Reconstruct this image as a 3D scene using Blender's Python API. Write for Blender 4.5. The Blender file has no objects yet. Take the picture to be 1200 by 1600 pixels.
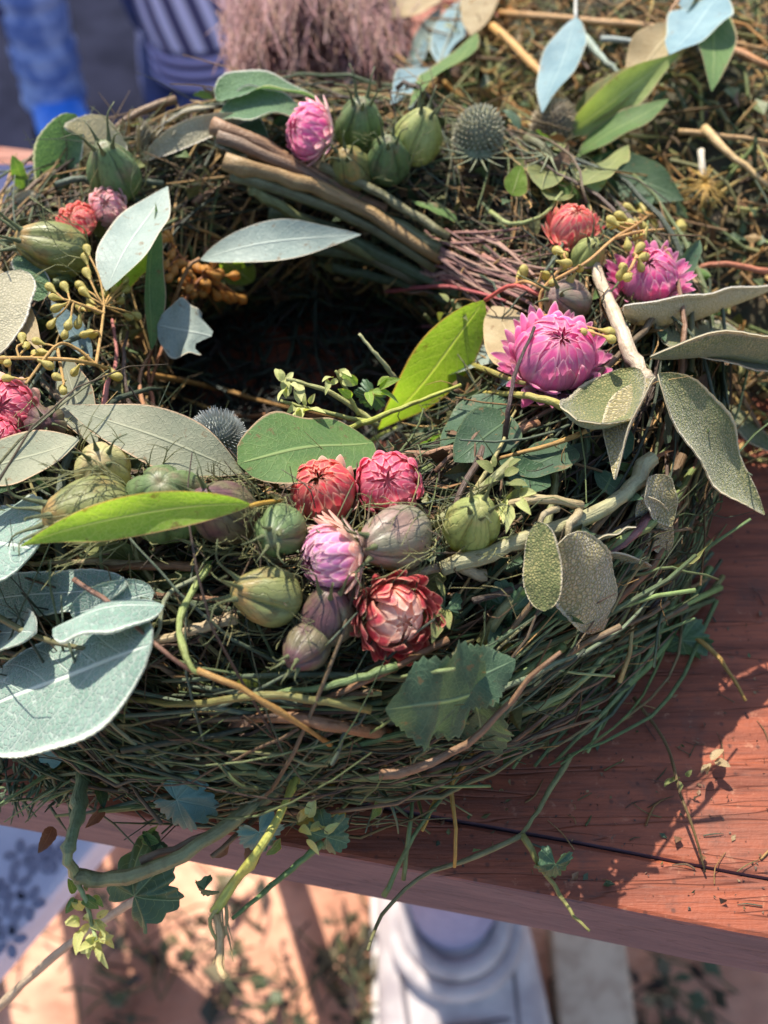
import bpy, math, random
import numpy as np
from mathutils import Vector, Matrix, Quaternion

random.seed(7); rng = np.random.default_rng(7)
SC = bpy.context.scene
COL = SC.collection
U = 0.01                                   # all lengths below are centimetres
PI = math.pi

# ------------------------------------------------------------------ camera, light, exposure
CAM_H, PITCH, FPX = 30.0, math.radians(55), 1500.0
cam_d = bpy.data.cameras.new('camera'); cam = bpy.data.objects.new('camera', cam_d); COL.objects.link(cam)
cam.location = (0, 0, CAM_H*U); cam.rotation_euler = (PI/2-PITCH, 0, 0)
cam_d.sensor_fit = 'VERTICAL'; cam_d.sensor_height = 24; cam_d.lens = 24*FPX/1600
cam_d.clip_start = 0.01; cam_d.clip_end = 200
cam_d.dof.use_dof = True; cam_d.dof.focus_distance = 0.275; cam_d.dof.aperture_fstop = 6.5
SC.camera = cam

SUN_AZ, SUN_EL = math.radians(-21), math.radians(53)      # far left, behind the wreath
sdir = Vector((math.sin(SUN_AZ)*math.cos(SUN_EL), math.cos(SUN_AZ)*math.cos(SUN_EL), math.sin(SUN_EL)))
W = bpy.data.worlds.new('World'); SC.world = W; W.use_nodes = True
wn = W.node_tree; wn.nodes.clear()
sky = wn.nodes.new('ShaderNodeTexSky'); sky.sky_type = 'NISHITA'; sky.sun_disc = False
sky.sun_elevation = SUN_EL; sky.sun_rotation = SUN_AZ
bg = wn.nodes.new('ShaderNodeBackground'); bg.inputs[1].default_value = 0.15
wo = wn.nodes.new('ShaderNodeOutputWorld')
wn.links.new(sky.outputs[0], bg.inputs[0]); wn.links.new(bg.outputs[0], wo.inputs[0])
sl = bpy.data.lights.new('sun', 'SUN'); sl.energy = 5.0; sl.angle = math.radians(0.5); sl.color = (1, .93, .82)
sun = bpy.data.objects.new('sun', sl); COL.objects.link(sun); sun.location = sdir*3
sun.rotation_euler = (-sdir).to_track_quat('-Z', 'Y').to_euler()
SC.view_settings.view_transform = 'Standard'; SC.view_settings.look = 'None'
SC.view_settings.exposure = 0.95; SC.view_settings.gamma = 1
SC.render.engine = 'CYCLES'
SC.cycles.max_bounces = 5; SC.cycles.diffuse_bounces = 3; SC.cycles.glossy_bounces = 2; SC.cycles.transmission_bounces = 4; SC.cycles.transparent_max_bounces = 8

# ------------------------------------------------------------------ where things stand
A = np.array
fwd = A([0, math.cos(PITCH), -math.sin(PITCH)]); upv = A([0, math.sin(PITCH), math.cos(PITCH)])
CAMP = A([0, 0, CAM_H]); SUNV = A(sdir)
TC = A([-2.6, 25.0, 3.6]); TR, Tr = 10.2, 4.2             # the wreath ring
MC = A([19., 43., -1.]); MR = A([19., 20., 7.5])          # the heap of herbs
def ray(px, py):
    d = fwd + A([1, 0, 0])*((px-600)/FPX) + upv*((800-py)/FPX)
    return d/np.linalg.norm(d)
def sdf(p, heap=True):
    q = p-TC; a = math.hypot(math.hypot(q[0], q[1])-TR, q[2])-Tr
    s = min(a, p[2])
    if heap:
        k = (p-MC)/MR; l = np.linalg.norm(k); s = min(s, (l-1)*7)
    return s
def hit(px, py, heap=True):
    d = ray(px, py); t = 8.
    for _ in range(90):
        s = sdf(CAMP+d*t, heap)
        if s < .01: break
        t += max(s*.8, .01)
        if t > 150: break
    return CAMP+d*t
def P(px, py, h=0., heap=True):            # on the wreath / heap / table, h cm in front of it
    p = hit(px, py, heap)
    return p - ray(px, py)*h
def PZ(px, py, z):
    d = ray(px, py); return CAMP+d*((z-CAM_H)/d[2])
def PY(px, py, y):
    d = ray(px, py); return CAMP+d*(y/d[1])
def pt(s):                                 # (px,py) | (px,py,h) | (px,py,'z',z) | (px,py,'y',y) | ndarray
    if isinstance(s, np.ndarray): return s
    if len(s) == 4: return PZ(s[0], s[1], s[3]) if s[2] == 'z' else PY(s[0], s[1], s[3])
    h = s[2] if len(s) > 2 else 0.
    if s[0] < 900: h += .9*max(0., min(1., (s[1]-960)/60., (1390-s[1])/60.))+.8*max(0., min(1., (s[1]-1120)/60., (1390-s[1])/60.))*(s[0] < 620)   # the grassy spill is thicker at the front
    return P(s[0], s[1], h)
def cmpx(p, px): return px*float(np.dot(p-CAMP, fwd))/FPX     # pixels to cm at p
def tocam(p): v = CAMP-p; return v/np.linalg.norm(v)
def nrm(v): return v/(np.linalg.norm(v)+1e-9)
def tnormal(p):
    q = p-TC; l = math.hypot(q[0], q[1])+1e-6; c = A([q[0]/l*TR, q[1]/l*TR, 0]); return nrm(q-c)
def tpoint(th, ph, r=Tr):                  # ring angle, tube angle (0 outside, 90 top)
    return TC+A([math.cos(th)*(TR+r*math.cos(ph)), math.sin(th)*(TR+r*math.cos(ph)), r*math.sin(ph)])
def srgb(r, g, b):
    f = lambda c: ((c/255+.055)/1.055)**2.4 if c > 10 else c/255/12.92
    return (f(r), f(g), f(b))

# ------------------------------------------------------------------ mesh helpers
def mesh_np(name, V, F, uv=None, uv2=None, col=None, smooth=True):
    V = np.asarray(V, np.float32)*U; F = np.asarray(F, np.int32)
    if F.shape[1] == 4:                      # quads whose last corner repeats are triangles
        keep = np.ones(F.shape, bool); keep[:, 3] = (F[:, 3] != F[:, 0]) & (F[:, 3] != F[:, 2])
    else: keep = np.ones(F.shape, bool)
    LI = F[keep]; cnt = keep.sum(1); start = np.concatenate([[0], np.cumsum(cnt)[:-1]]).astype(np.int32)
    m = bpy.data.meshes.new(name)
    m.vertices.add(len(V)); m.vertices.foreach_set('co', V.ravel())
    m.loops.add(len(LI)); m.loops.foreach_set('vertex_index', LI)
    m.polygons.add(len(F)); m.polygons.foreach_set('loop_start', start)
    m.polygons.foreach_set('use_smooth', np.full(len(F), smooth))
    for nm, d in (('uv', uv), ('cm', uv2)):
        if d is not None:
            l = m.uv_layers.new(name=nm); l.data.foreach_set('uv', np.asarray(d, np.float32)[LI].ravel())
    if col is not None:
        c = m.color_attributes.new('col', 'FLOAT_COLOR', 'POINT')
        cc = np.ones((len(V), 4), np.float32); cc[:, :3] = col
        c.data.foreach_set('color', cc.ravel())
    m.update(calc_edges=True)
    return m
def link(name, me, parent=None, mat=None, label=None, cat=None, group=None, kind=None, M=None):
    o = bpy.data.objects.new(name, me); COL.objects.link(o)
    if mat is not None and me is not None and not me.materials: me.materials.append(mat)
    if parent is not None: o.parent = parent
    if M is not None: o.matrix_basis = M
    if label: o['label'] = label
    if cat: o['category'] = cat
    if group: o['group'] = group
    if kind: o['kind'] = kind
    return o
def copyo(o, parent, M=None):
    c = o.copy(); COL.objects.link(c); c.parent = parent
    if M is not None: c.matrix_basis = M
    return c
def thing(name, label, cat, loc=(0, 0, 0), group=None):
    # empties sit at the thing's base; parts keep world coordinates through the parent inverse
    return link(name, None, None, None, label, cat, group, None, Matrix.Translation(Vector(loc)*U))
def part(name, me, parent, mat, label=None, kind=None, M=None, group=None):
    o = link(name, me, parent, mat, label, None, group, kind, M)
    o.matrix_parent_inverse = parent.matrix_basis.inverted() if parent.type == 'EMPTY' else Matrix.Identity(4)
    return o
def smooth_path(pts, n):
    p = [np.asarray(q, float) for q in pts]
    if len(p) == 2: p = [p[0], (p[0]+p[1])/2, p[1]]
    p = [2*p[0]-p[1]]+p+[2*p[-1]-p[-2]]
    out = []; segs = len(p)-3
    for i in range(n):
        u = i/(n-1)*segs; k = min(int(u), segs-1); t = u-k
        a, b, c, d = p[k:k+4]
        out.append(.5*((2*b)+(-a+c)*t+(2*a-5*b+4*c-d)*t*t+(-a+3*b-3*c+d)*t**3))
    return np.array(out)
def tube_geo(path, rad, sides=6, cap=True):
    path = np.asarray(path, float); n = len(path); rad = np.broadcast_to(np.asarray(rad, float), (n,))
    T = np.gradient(path, axis=0); T /= (np.linalg.norm(T, axis=1)[:, None]+1e-9)
    ref = A([0, 0, 1.]) if abs(T[0][2]) < .9 else A([1., 0, 0])
    N = np.zeros((n, 3)); v = nrm(np.cross(T[0], ref))
    for i in range(n):
        v = nrm(v-T[i]*np.dot(v, T[i])); N[i] = v
    B = np.cross(T, N)
    a = np.arange(sides)*2*PI/sides
    V = path[:, None]+rad[:, None, None]*(np.cos(a)[None, :, None]*N[:, None]+np.sin(a)[None, :, None]*B[:, None])
    i, j = np.meshgrid(np.arange(n-1), np.arange(sides), indexing='ij'); j2 = (j+1) % sides
    F = np.stack([i*sides+j, i*sides+j2, (i+1)*sides+j2, (i+1)*sides+j], -1).reshape(-1, 4)
    V = V.reshape(-1, 3)
    uv = np.stack([np.repeat(np.linspace(0, 1, n), sides), np.tile(a/(2*PI), n)], -1)
    if cap:
        b = len(V); V = np.vstack([V, path[0]-T[0]*rad[0]*.15, path[-1]+T[-1]*rad[-1]*.15])
        uv = np.vstack([uv, [[0, .5], [1, .5]]])
        js = np.arange(sides); o = (n-1)*sides
        F = np.vstack([F, np.stack([np.full(sides, b), (js+1) % sides, js, np.full(sides, b)], -1)*1,
                       np.stack([np.full(sides, b+1), o+js, o+(js+1) % sides, np.full(sides, b+1)], -1)])
    return V, F, uv
class Geo:                                  # collects quads into one mesh
    def __init__(s): s.V = []; s.F = []; s.C = []; s.T = []; s.n = 0
    def add(s, V, F, uv, col):
        s.V.append(V); s.F.append(np.asarray(F)+s.n); s.T.append(uv)
        c = np.asarray(col, float); s.C.append(np.broadcast_to(c, (len(V), 3))); s.n += len(V)
    def tube(s, pts, rad, col, sides=5, n=8, raw=False):
        p = np.asarray(pts) if raw else smooth_path(pts, n)
        V, F, uv = tube_geo(p, np.interp(np.linspace(0, 1, len(p)), np.linspace(0, 1, len(np.atleast_1d(rad))), np.atleast_1d(rad)), sides, cap=False)
        s.add(V, F, uv, col)
    def mesh(s, name):
        return mesh_np(name, np.vstack(s.V), np.vstack(s.F), np.vstack(s.T), None, np.vstack(s.C))

# ------------------------------------------------------------------ materials
class NT:
    def __init__(s, name):
        s.m = bpy.data.materials.new(name); s.m.use_nodes = True; s.t = s.m.node_tree; s.t.nodes.clear()
        s.out = s.t.nodes.new('ShaderNodeOutputMaterial')
    def n(s, typ, ins=None, **props):
        x = s.t.nodes.new('ShaderNode'+typ)
        for k, v in props.items(): setattr(x, k, v)
        for k, v in (ins or {}).items():
            i = x.inputs[k]
            if isinstance(v, bpy.types.NodeSocket): s.t.links.new(v, i)
            elif isinstance(v, (tuple, list)) and len(v) == 3 and i.type == 'RGBA': i.default_value = (*v, 1)
            else: i.default_value = v
        return x
    def math(s, op, a, b=0., c=0.):
        return s.n('Math', {0: a, 1: b, 2: c}, operation=op).outputs[0]
    def mix(s, f, a, b, mode='MIX'):
        x = s.n('Mix', {0: f, 6: a, 7: b}, data_type='RGBA', blend_type=mode); return x.outputs[2]
    def ramp(s, v, lo, hi, a=0., b=1.):
        return s.n('MapRange', {0: v, 1: lo, 2: hi, 3: a, 4: b}, interpolation_type='SMOOTHSTEP').outputs[0]
    def noise(s, scale, det=3., vec=None, rough=.55, out=0):
        d = {'Scale': scale, 'Detail': det, 'Roughness': rough}
        if vec is not None: d['Vector'] = vec
        return s.n('TexNoise', d).outputs[out]
    def uv(s, name='uv'): return s.n('UVMap', uv_map=name).outputs[0]
    def obj(s): return s.n('TexCoord').outputs['Object']
    def rand(s): return s.n('ObjectInfo').outputs['Random']
    def bump(s, h, strength=.5, dist=.0005):
        return s.n('Bump', {'Height': h, 'Strength': strength, 'Distance': dist}).outputs[0]
    def done(s, col, rough=.5, nor=None, trans=0., tcol=None, spec=.5, sheen=0., coat=0., sub=0.):
        d = {'Base Color': col, 'Roughness': rough, 'Specular IOR Level': spec, 'Sheen Weight': sheen, 'Coat Weight': coat}
        if nor is not None: d['Normal'] = nor
        if sub: d['Subsurface Weight'] = sub; d['Subsurface Radius'] = (.004, .003, .0015); d['Subsurface Scale'] = 1.
        p = s.n('BsdfPrincipled', d).outputs[0]
        if trans > 0:
            td = {'Color': tcol if tcol is not None else col}
            if nor is not None: td['Normal'] = nor
            t = s.n('BsdfTranslucent', td).outputs[0]
            p = s.n('MixShader', {0: trans, 1: p, 2: t}).outputs[0]
        s.t.links.new(p, s.out.inputs[0]); return s.m

def leafmat(name, c1, c2, vein, rim, trans=.35, rough=.45, nvein=11, vs=.5, tc=(1.2, 1.25, .45), spot=.3, sheen=.1, spec=.28):
    s = NT(name); uv = s.uv(); sx = s.n('SeparateXYZ', {0: uv}).outputs
    v = s.math('ABSOLUTE', s.math('MULTIPLY_ADD', sx[1], 2., -1.)); u = sx[0]
    cm = s.uv('cm')
    n1 = s.noise(.8, 4, cm); n2 = s.noise(5., 5, cm)
    c = s.mix(s.ramp(n1, .35, .65), c1, c2)
    c = s.mix(s.math('MULTIPLY', s.ramp(n2, .55, .8), spot), c, tuple(x*.6 for x in c1))
    mid = s.ramp(v, .015, .06, 1, 0)
    w = s.math('ADD', s.math('MULTIPLY', u, nvein), s.math('MULTIPLY', v, -2.2))
    w = s.math('ADD', w, s.math('MULTIPLY', n1, 1.2))
    lat = s.math('ABSOLUTE', s.math('SINE', s.math('MULTIPLY', w, PI)))
    lat = s.math('MULTIPLY', s.ramp(lat, .02, .16, 1, 0), .45)
    net = s.n('TexVoronoi', {'Vector': cm, 'Scale': 7.}, feature='DISTANCE_TO_EDGE').outputs[0]
    net = s.math('MULTIPLY', s.ramp(net, .02, .09, 1, 0), .22)
    vm = s.math('MAXIMUM', s.math('MAXIMUM', mid, lat), net)
    c = s.mix(s.math('MULTIPLY', vm, vs), c, vein)
    n3 = s.noise(2.2, 5, cm, .7); st = s.ramp(s.math('ADD', n3, s.math('MULTIPLY', v, .12)), .66, .74)
    c = s.mix(s.math('MULTIPLY', st, .7), c, srgb(120, 92, 60))
    sp = s.n('TexVoronoi', {'Vector': cm, 'Scale': 2.6}).outputs[0]
    c = s.mix(s.ramp(sp, .05, .09, .55, 0), c, srgb(96, 70, 50))
    c = s.mix(s.ramp(v, .93, .985), c, rim)
    k = s.math('MULTIPLY_ADD', s.rand(), .3, .85)
    c = s.mix(1., c, s.n('CombineXYZ', {0: k, 1: k, 2: k}).outputs[0], 'MULTIPLY')
    h = s.math('ADD', s.math('MULTIPLY', vm, -1.), s.math('MULTIPLY', n2, .6))
    tcol = s.mix(1., c, tc, 'MULTIPLY')
    return s.done(c, s.ramp(n1, .3, .7, rough+.05, rough+.25), s.bump(h, .55, .0006), trans, tcol, sheen=sheen, spec=spec)
def sagemat(name, lo, hi, rim, scale=8.5, strength=1., trans=.12, net=0., sheen=.3, tc=(1.1, 1.15, .6)):
    s = NT(name); cm = s.uv('cm'); sx = s.n('SeparateXYZ', {0: s.uv()}).outputs
    v = s.math('ABSOLUTE', s.math('MULTIPLY_ADD', sx[1], 2., -1.))
    wv = s.n('VectorMath', {0: cm, 1: s.n('VectorMath', {0: s.n('TexNoise', {'Vector': cm, 'Scale': 4.}).outputs[1], 1: (.12, .12, .12)}, operation='MULTIPLY').outputs[0]}, operation='ADD').outputs[0]
    e = s.n('TexVoronoi', {'Vector': wv, 'Scale': scale}, feature='DISTANCE_TO_EDGE').outputs[0]
    e2 = s.n('TexVoronoi', {'Vector': wv, 'Scale': scale*.38}, feature='DISTANCE_TO_EDGE').outputs[0]
    n1 = s.noise(.9, 4, cm); n2 = s.noise(40, 2, cm)
    peb = s.ramp(e, 0., .28)
    if net:                                  # pale vein net on the underside
        c = s.mix(s.ramp(n1, .35, .65), lo, hi)
        w = s.math('ADD', s.math('MULTIPLY', sx[0], 9.), s.math('MULTIPLY', v, -2.6))
        lat = s.ramp(s.math('ABSOLUTE', s.math('SINE', s.math('MULTIPLY', w, PI))), .03, .2, 1, 0)
        lines = s.math('MAXIMUM', s.math('MULTIPLY', s.ramp(e, .0, .12, 1, 0), .55), s.math('MULTIPLY', lat, .6))
        lines = s.math('MAXIMUM', lines, s.ramp(v, .02, .06, 1, 0))
        c = s.mix(s.math('MULTIPLY', lines, net), c, rim)
        h = s.math('MULTIPLY_ADD', lines, 1., s.math('MULTIPLY', n2, .15))
    else:
        c = s.mix(s.math('MULTIPLY', peb, s.ramp(n1, .25, .7, .45, 1.)), lo, hi)
        mid = s.ramp(v, .02, .07, 1, 0)
        c = s.mix(s.math('MULTIPLY', mid, .4), c, lo)
        h = s.math('ADD', s.math('MULTIPLY', peb, 1.), s.math('MULTIPLY', s.ramp(e2, 0, .2), .6))
        h = s.math('ADD', h, s.math('MULTIPLY', n2, .15))
    c = s.mix(s.ramp(v, .9, .97), c, rim)
    return s.done(c, .75, s.bump(h, strength, .0012), trans, s.mix(1., c, tc, 'MULTIPLY'), sheen=sheen, spec=.25)
def petalmat(name, base, mid, tip, trans=.4):
    s = NT(name); sx = s.n('SeparateXYZ', {0: s.uv()}).outputs
    r = s.rand()
    u = s.math('ADD', sx[0], s.math('MULTIPLY_ADD', r, .3, -.15))
    c = s.mix(s.ramp(u, .25, .6), base, mid); c = s.mix(s.ramp(u, .6, .98), c, tip)
    st = s.noise(1., 3, s.n('CombineXYZ', {0: s.math('MULTIPLY', sx[0], 2.), 1: s.math('MULTIPLY', sx[1], 26.), 2: s.math('MULTIPLY', r, 20.)}).outputs[0])
    c = s.mix(s.ramp(st, .42, .75, 0, .45), c, tuple(x*.55 for x in mid))
    ed_ = s.math('ABSOLUTE', s.math('MULTIPLY_ADD', sx[1], 2., -1.))
    c = s.mix(s.ramp(ed_, .5, 1., 0, .6), c, base); c = s.mix(s.ramp(sx[0], .9, 1., 0, .5), c, base)
    k = s.math('MULTIPLY_ADD', r, .35, .82)
    c = s.mix(1., c, s.n('CombineXYZ', {0: k, 1: k, 2: k}).outputs[0], 'MULTIPLY')
    return s.done(c, .3, s.bump(st, .45, .0004), trans, c, spec=.6)
def podmat(name, green, warm, dark, amount=.5):
    s = NT(name); o = s.obj(); sx = s.n('SeparateXYZ', {0: s.uv()}).outputs
    n1 = s.noise(75., 4, o); n2 = s.noise(500., 4, o); n3 = s.noise(200., 3, o); r = s.rand()
    t = s.math('ADD', n1, s.math('MULTIPLY', s.math('SUBTRACT', sx[1], .5), .35))
    c = s.mix(s.ramp(t, .66-amount*.3, .84-amount*.3), green, warm)
    st = s.math('ABSOLUTE', s.math('SINE', s.math('MULTIPLY_ADD', sx[0], 5*PI, s.math('MULTIPLY', n1, .4))))
    c = s.mix(s.math('MULTIPLY', s.ramp(st, .0, .22, .85, 0), s.ramp(sx[1], .3, .8, .25, 1.)), c, dark)
    ve = s.math('ABSOLUTE', s.math('SINE', s.math('MULTIPLY_ADD', sx[0], 20*PI, s.math('MULTIPLY', n3, 7.))))
    c = s.mix(s.ramp(ve, .0, .3, .2, 0), c, dark)
    c = s.mix(s.ramp(n2, .48, .75, 0, .5), c, tuple(x*.45 for x in green))
    c = s.mix(s.ramp(n3, .55, .75, 0, .55), c, tuple((x+y)/2*.55 for x, y in zip(warm, dark)))
    h = s.math('ADD', s.math('MULTIPLY', n2, .5), s.math('ADD', s.math('MULTIPLY', s.ramp(ve, 0, .3), .5), s.math('MULTIPLY', n3, .8)))
    return s.done(c, s.ramp(n3, .3, .7, .36, .6), s.bump(h, .5, .0009), .35, s.mix(1., c, (1.2, 1.15, .5), 'MULTIPLY'), spec=.5)
def stemmat(name='stem_skin', trans=0.):
    s = NT(name); c = s.n('Attribute', attribute_name='col').outputs[0]
    o = s.obj(); n = s.noise(260, 4, o); n2 = s.noise(900, 3, o); sx = s.n('SeparateXYZ', {0: s.uv()}).outputs
    st = s.noise(1., 3, s.n('CombineXYZ', {0: s.math('MULTIPLY', sx[0], 5.), 1: s.math('MULTIPLY', sx[1], 16.), 2: n}).outputs[0])
    c2 = s.mix(s.ramp(n, .4, .75, 0, .6), c, s.mix(1., c, (.5, .38, .3), 'MULTIPLY'))
    c2 = s.mix(s.ramp(st, .35, .7, .35, 0), c2, s.mix(1., c, (.45, .45, .4), 'MULTIPLY'))
    return s.done(c2, .5, s.bump(s.math('ADD', s.math('MULTIPLY', st, 1.6), n2), .6, .0007), trans, spec=.4)
def plain(name, c1, c2, scale=200., rough=.6, trans=0., bump=.3, **k):
    s = NT(name); o = s.obj(); n = s.noise(scale, 5, o); n2 = s.noise(scale*6, 3, o)
    c = s.mix(s.ramp(n, .35, .68), c1, c2)
    return s.done(c, rough, s.bump(s.math('ADD', n, n2), bump, .0008), trans, **k)
def woodmat():
    s = NT('table_wood'); o = s.obj()
    mp = s.n('Mapping', {'Vector': o, 'Rotation': (0, 0, math.radians(0)), 'Scale': (1.6, 22., 22.)}).outputs[0]
    g = s.noise(5., 6, mp, .62); g2 = s.noise(26., 4, mp, .6); blot = s.noise(9., 4, o); fine = s.noise(700., 2, o)
    c = s.mix(s.ramp(g, .3, .7), srgb(152, 78, 48), srgb(106, 54, 36))
    c = s.mix(s.ramp(g2, .48, .74, 0, .55), c, srgb(84, 46, 34))
    pore = s.noise(1., 3, s.n('Mapping', {'Vector': o, 'Scale': (60., 900., 900.)}).outputs[0]); c = s.mix(s.ramp(pore, .55, .7, 0, .45), c, srgb(70, 40, 30))
    c = s.mix(s.ramp(blot, .45, .75, 0, .6), c, srgb(112, 78, 64))
    dust = s.noise(55., 6, o, .7); c = s.mix(s.ramp(dust, .5, .72, 0, .55), c, srgb(84, 58, 48))
    dust2 = s.noise(130., 5, o, .75); c = s.mix(s.ramp(dust2, .58, .75, 0, .5), c, srgb(190, 140, 108))
    sp = s.n('TexVoronoi', {'Vector': o, 'Scale': 160.}).outputs[0]
    c = s.mix(s.ramp(sp, .06, .16, .6, 0), c, srgb(50, 32, 26))
    ed = s.n('SeparateXYZ', {0: s.n('NewGeometry').outputs['Normal']}).outputs[2]
    c = s.mix(s.ramp(ed, .2, .8, .85, 0), c, s.mix(g, srgb(80, 84, 100), srgb(50, 50, 62)))      # weathered grey end of the slab
    crk = s.noise(3., 3, mp); crk = s.ramp(s.math('ABSOLUTE', s.math('SUBTRACT', crk, .5)), .0, .012)
    c = s.mix(s.math('MULTIPLY', s.math('SUBTRACT', 1., crk), .3), c, srgb(46, 28, 22))
    h = s.math('ADD', s.math('ADD', s.math('MULTIPLY', g2, 1.), crk), s.math('MULTIPLY', fine, .35))
    return s.done(c, s.ramp(g, .3, .7, .5, .68), s.bump(h, .5, .0009), spec=.35)
def soilmat():
    s = NT('soil'); o = s.obj(); n = s.noise(9., 6, o, .6); n2 = s.noise(60., 5, o); n3 = s.noise(3.2, 4, o)
    c = s.mix(s.ramp(n, .35, .65), srgb(222, 170, 142), srgb(196, 138, 110))
    c = s.mix(s.ramp(n3, .48, .62, 0, .75), c, srgb(150, 104, 84))
    c = s.mix(s.ramp(n2, .55, .75, 0, .5), c, srgb(90, 66, 52))
    return s.done(c, .9, s.bump(s.math('ADD', n, n2), .8, .006), spec=.2)

M_EU_SILVER = leafmat('eucalyptus_silver', srgb(150, 162, 150), srgb(136, 150, 140), srgb(205, 212, 196), srgb(200, 190, 165), .28, .42, 12, .45)
M_EU_GREY = leafmat('eucalyptus_grey', srgb(142, 142, 118), srgb(128, 132, 110), srgb(176, 176, 146), srgb(190, 160, 128), .25, .5, 12, .4)
M_EU_LIME = leafmat('eucalyptus_lime', srgb(150, 178, 74), srgb(134, 166, 68), srgb(206, 214, 140), srgb(200, 160, 116), .6, .4, 10, .95, (1.2, 1.28, .4))
M_EU_GREEN = leafmat('eucalyptus_green', srgb(98, 128, 66), srgb(86, 118, 64), srgb(168, 184, 118), srgb(186, 158, 124), .42, .4, 10, .55)
M_EU_BLUE = leafmat('eucalyptus_blue', srgb(122, 148, 152), srgb(106, 134, 142), srgb(170, 190, 186), srgb(170, 170, 150), .25, .45, 12, .4)
M_EU_BEIGE = leafmat('eucalyptus_beige', srgb(176, 158, 122), srgb(160, 140, 104), srgb(205, 190, 150), srgb(190, 164, 120), .35, .5, 12, .4, (1.2, 1, .5))
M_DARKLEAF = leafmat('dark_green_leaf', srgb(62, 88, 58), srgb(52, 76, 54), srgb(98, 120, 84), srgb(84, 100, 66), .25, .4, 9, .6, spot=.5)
M_OLIVE = leafmat('olive_leaf', srgb(122, 128, 72), srgb(104, 112, 66), srgb(176, 172, 116), srgb(170, 158, 104), .35, .5, 9, .5)
M_PALEPOD = leafmat('dry_pod_leaf', srgb(190, 192, 128), srgb(166, 172, 104), srgb(214, 208, 160), srgb(196, 180, 128), .35, .5, 7, .6)
M_PALEGREEN = leafmat('pale_green_leaf', srgb(150, 164, 96), srgb(136, 150, 84), srgb(196, 200, 140), srgb(190, 170, 124), .35, .5, 9, .6)
M_BROWNLEAF = leafmat('dry_brown_leaf', srgb(118, 90, 64), srgb(96, 72, 54), srgb(148, 120, 88), srgb(130, 100, 74), .25, .6, 9, .5, (1.2, .9, .5))
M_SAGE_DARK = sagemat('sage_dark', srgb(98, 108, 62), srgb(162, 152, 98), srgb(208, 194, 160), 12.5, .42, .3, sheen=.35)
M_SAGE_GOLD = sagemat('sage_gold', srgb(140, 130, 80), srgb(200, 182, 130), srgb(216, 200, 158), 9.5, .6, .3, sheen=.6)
M_SAGE_GREEN = sagemat('sage_green', srgb(84, 116, 76), srgb(118, 148, 100), srgb(216, 214, 196), 12., .5, .35)
M_SAGE_BLUE = sagemat('sage_blue', srgb(120, 148, 132), srgb(140, 166, 150), srgb(214, 222, 210), 6.5, .7, .3, .85)
M_SAGE_BEIGE = sagemat('sage_beige', srgb(176, 168, 136), srgb(200, 190, 160), srgb(230, 222, 204), 10., .5, .35, tc=(1., .95, .8))
M_STEM = stemmat(); M_STRAW = stemmat('straw_skin', .35)
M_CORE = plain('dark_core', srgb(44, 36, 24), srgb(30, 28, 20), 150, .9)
M_HEAP = plain('heap_litter', srgb(70, 60, 40), srgb(52, 54, 36), 150, .9); M_WOOD = woodmat(); M_SOIL = soilmat()
M_BUD = podmat('bud_yellow', srgb(190, 176, 96), srgb(206, 176, 110), srgb(160, 140, 80), .3)
M_BUD_OR = podmat('bud_orange', srgb(196, 140, 66), srgb(206, 128, 60), srgb(150, 96, 50), .3)
PET = {
 'coral': petalmat('petal_coral', srgb(252, 222, 186), srgb(244, 140, 132), srgb(234, 78, 92), .5),
 'rose': petalmat('petal_rose', srgb(250, 200, 200), srgb(244, 136, 156), srgb(238, 104, 134), .5),
 'lilac': petalmat('petal_lilac', srgb(250, 228, 212), srgb(242, 178, 200), srgb(228, 146, 196), .5),
 'peach': petalmat('petal_peach', srgb(250, 234, 214), srgb(248, 204, 182), srgb(246, 184, 162), .55),
 'red': petalmat('petal_red', srgb(248, 200, 168), srgb(228, 122, 116), srgb(202, 70, 82), .45),
 'magenta': petalmat('petal_magenta', srgb(253, 220, 218), srgb(248, 156, 198), srgb(244, 112, 174), .58),
 'pale': petalmat('petal_pale', srgb(250, 236, 216), srgb(248, 206, 200), srgb(244, 164, 178), .55),
}
POD = {
 'olive': podmat('pod_olive', srgb(136, 140, 86), srgb(178, 142, 84), srgb(88, 84, 54), .45),
 'pale': podmat('pod_pale', srgb(188, 182, 126), srgb(196, 172, 128), srgb(124, 116, 76), .5),
 'green': podmat('pod_green', srgb(112, 132, 84), srgb(140, 122, 96), srgb(62, 72, 54), .3),
 'purple': podmat('pod_purple', srgb(122, 112, 84), srgb(110, 76, 78), srgb(72, 54, 60), .7),
 'mauve': podmat('pod_mauve', srgb(140, 136, 112), srgb(160, 130, 118), srgb(84, 70, 64), .6),
 'lime': podmat('pod_lime', srgb(158, 166, 100), srgb(178, 172, 108), srgb(100, 104, 62), .4),
}

# ------------------------------------------------------------------ setting: ground, table
def grid_sheet(name, x0, x1, y0, y1, z, nx, ny, amp, mat, **k):
    xs = np.linspace(x0, x1, nx); ys = np.linspace(y0, y1, ny); X, Y = np.meshgrid(xs, ys, indexing='ij')
    Z = z+amp*(np.sin(X*.21+1)*np.cos(Y*.17)+.6*np.sin(X*.47-Y*.39)+rng.normal(0, .35, X.shape))
    V = np.stack([X, Y, Z], -1).reshape(-1, 3); i, j = np.meshgrid(np.arange(nx-1), np.arange(ny-1), indexing='ij')
    F = np.stack([i*ny+j, (i+1)*ny+j, (i+1)*ny+j+1, i*ny+j+1], -1).reshape(-1, 4)
    return link(name, mesh_np(name, V, F), None, mat, **k)
GZ = -75.
grid_sheet('ground', -900, 900, -300, 1500, GZ, 200, 200, .7, M_SOIL, kind='structure')
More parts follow.
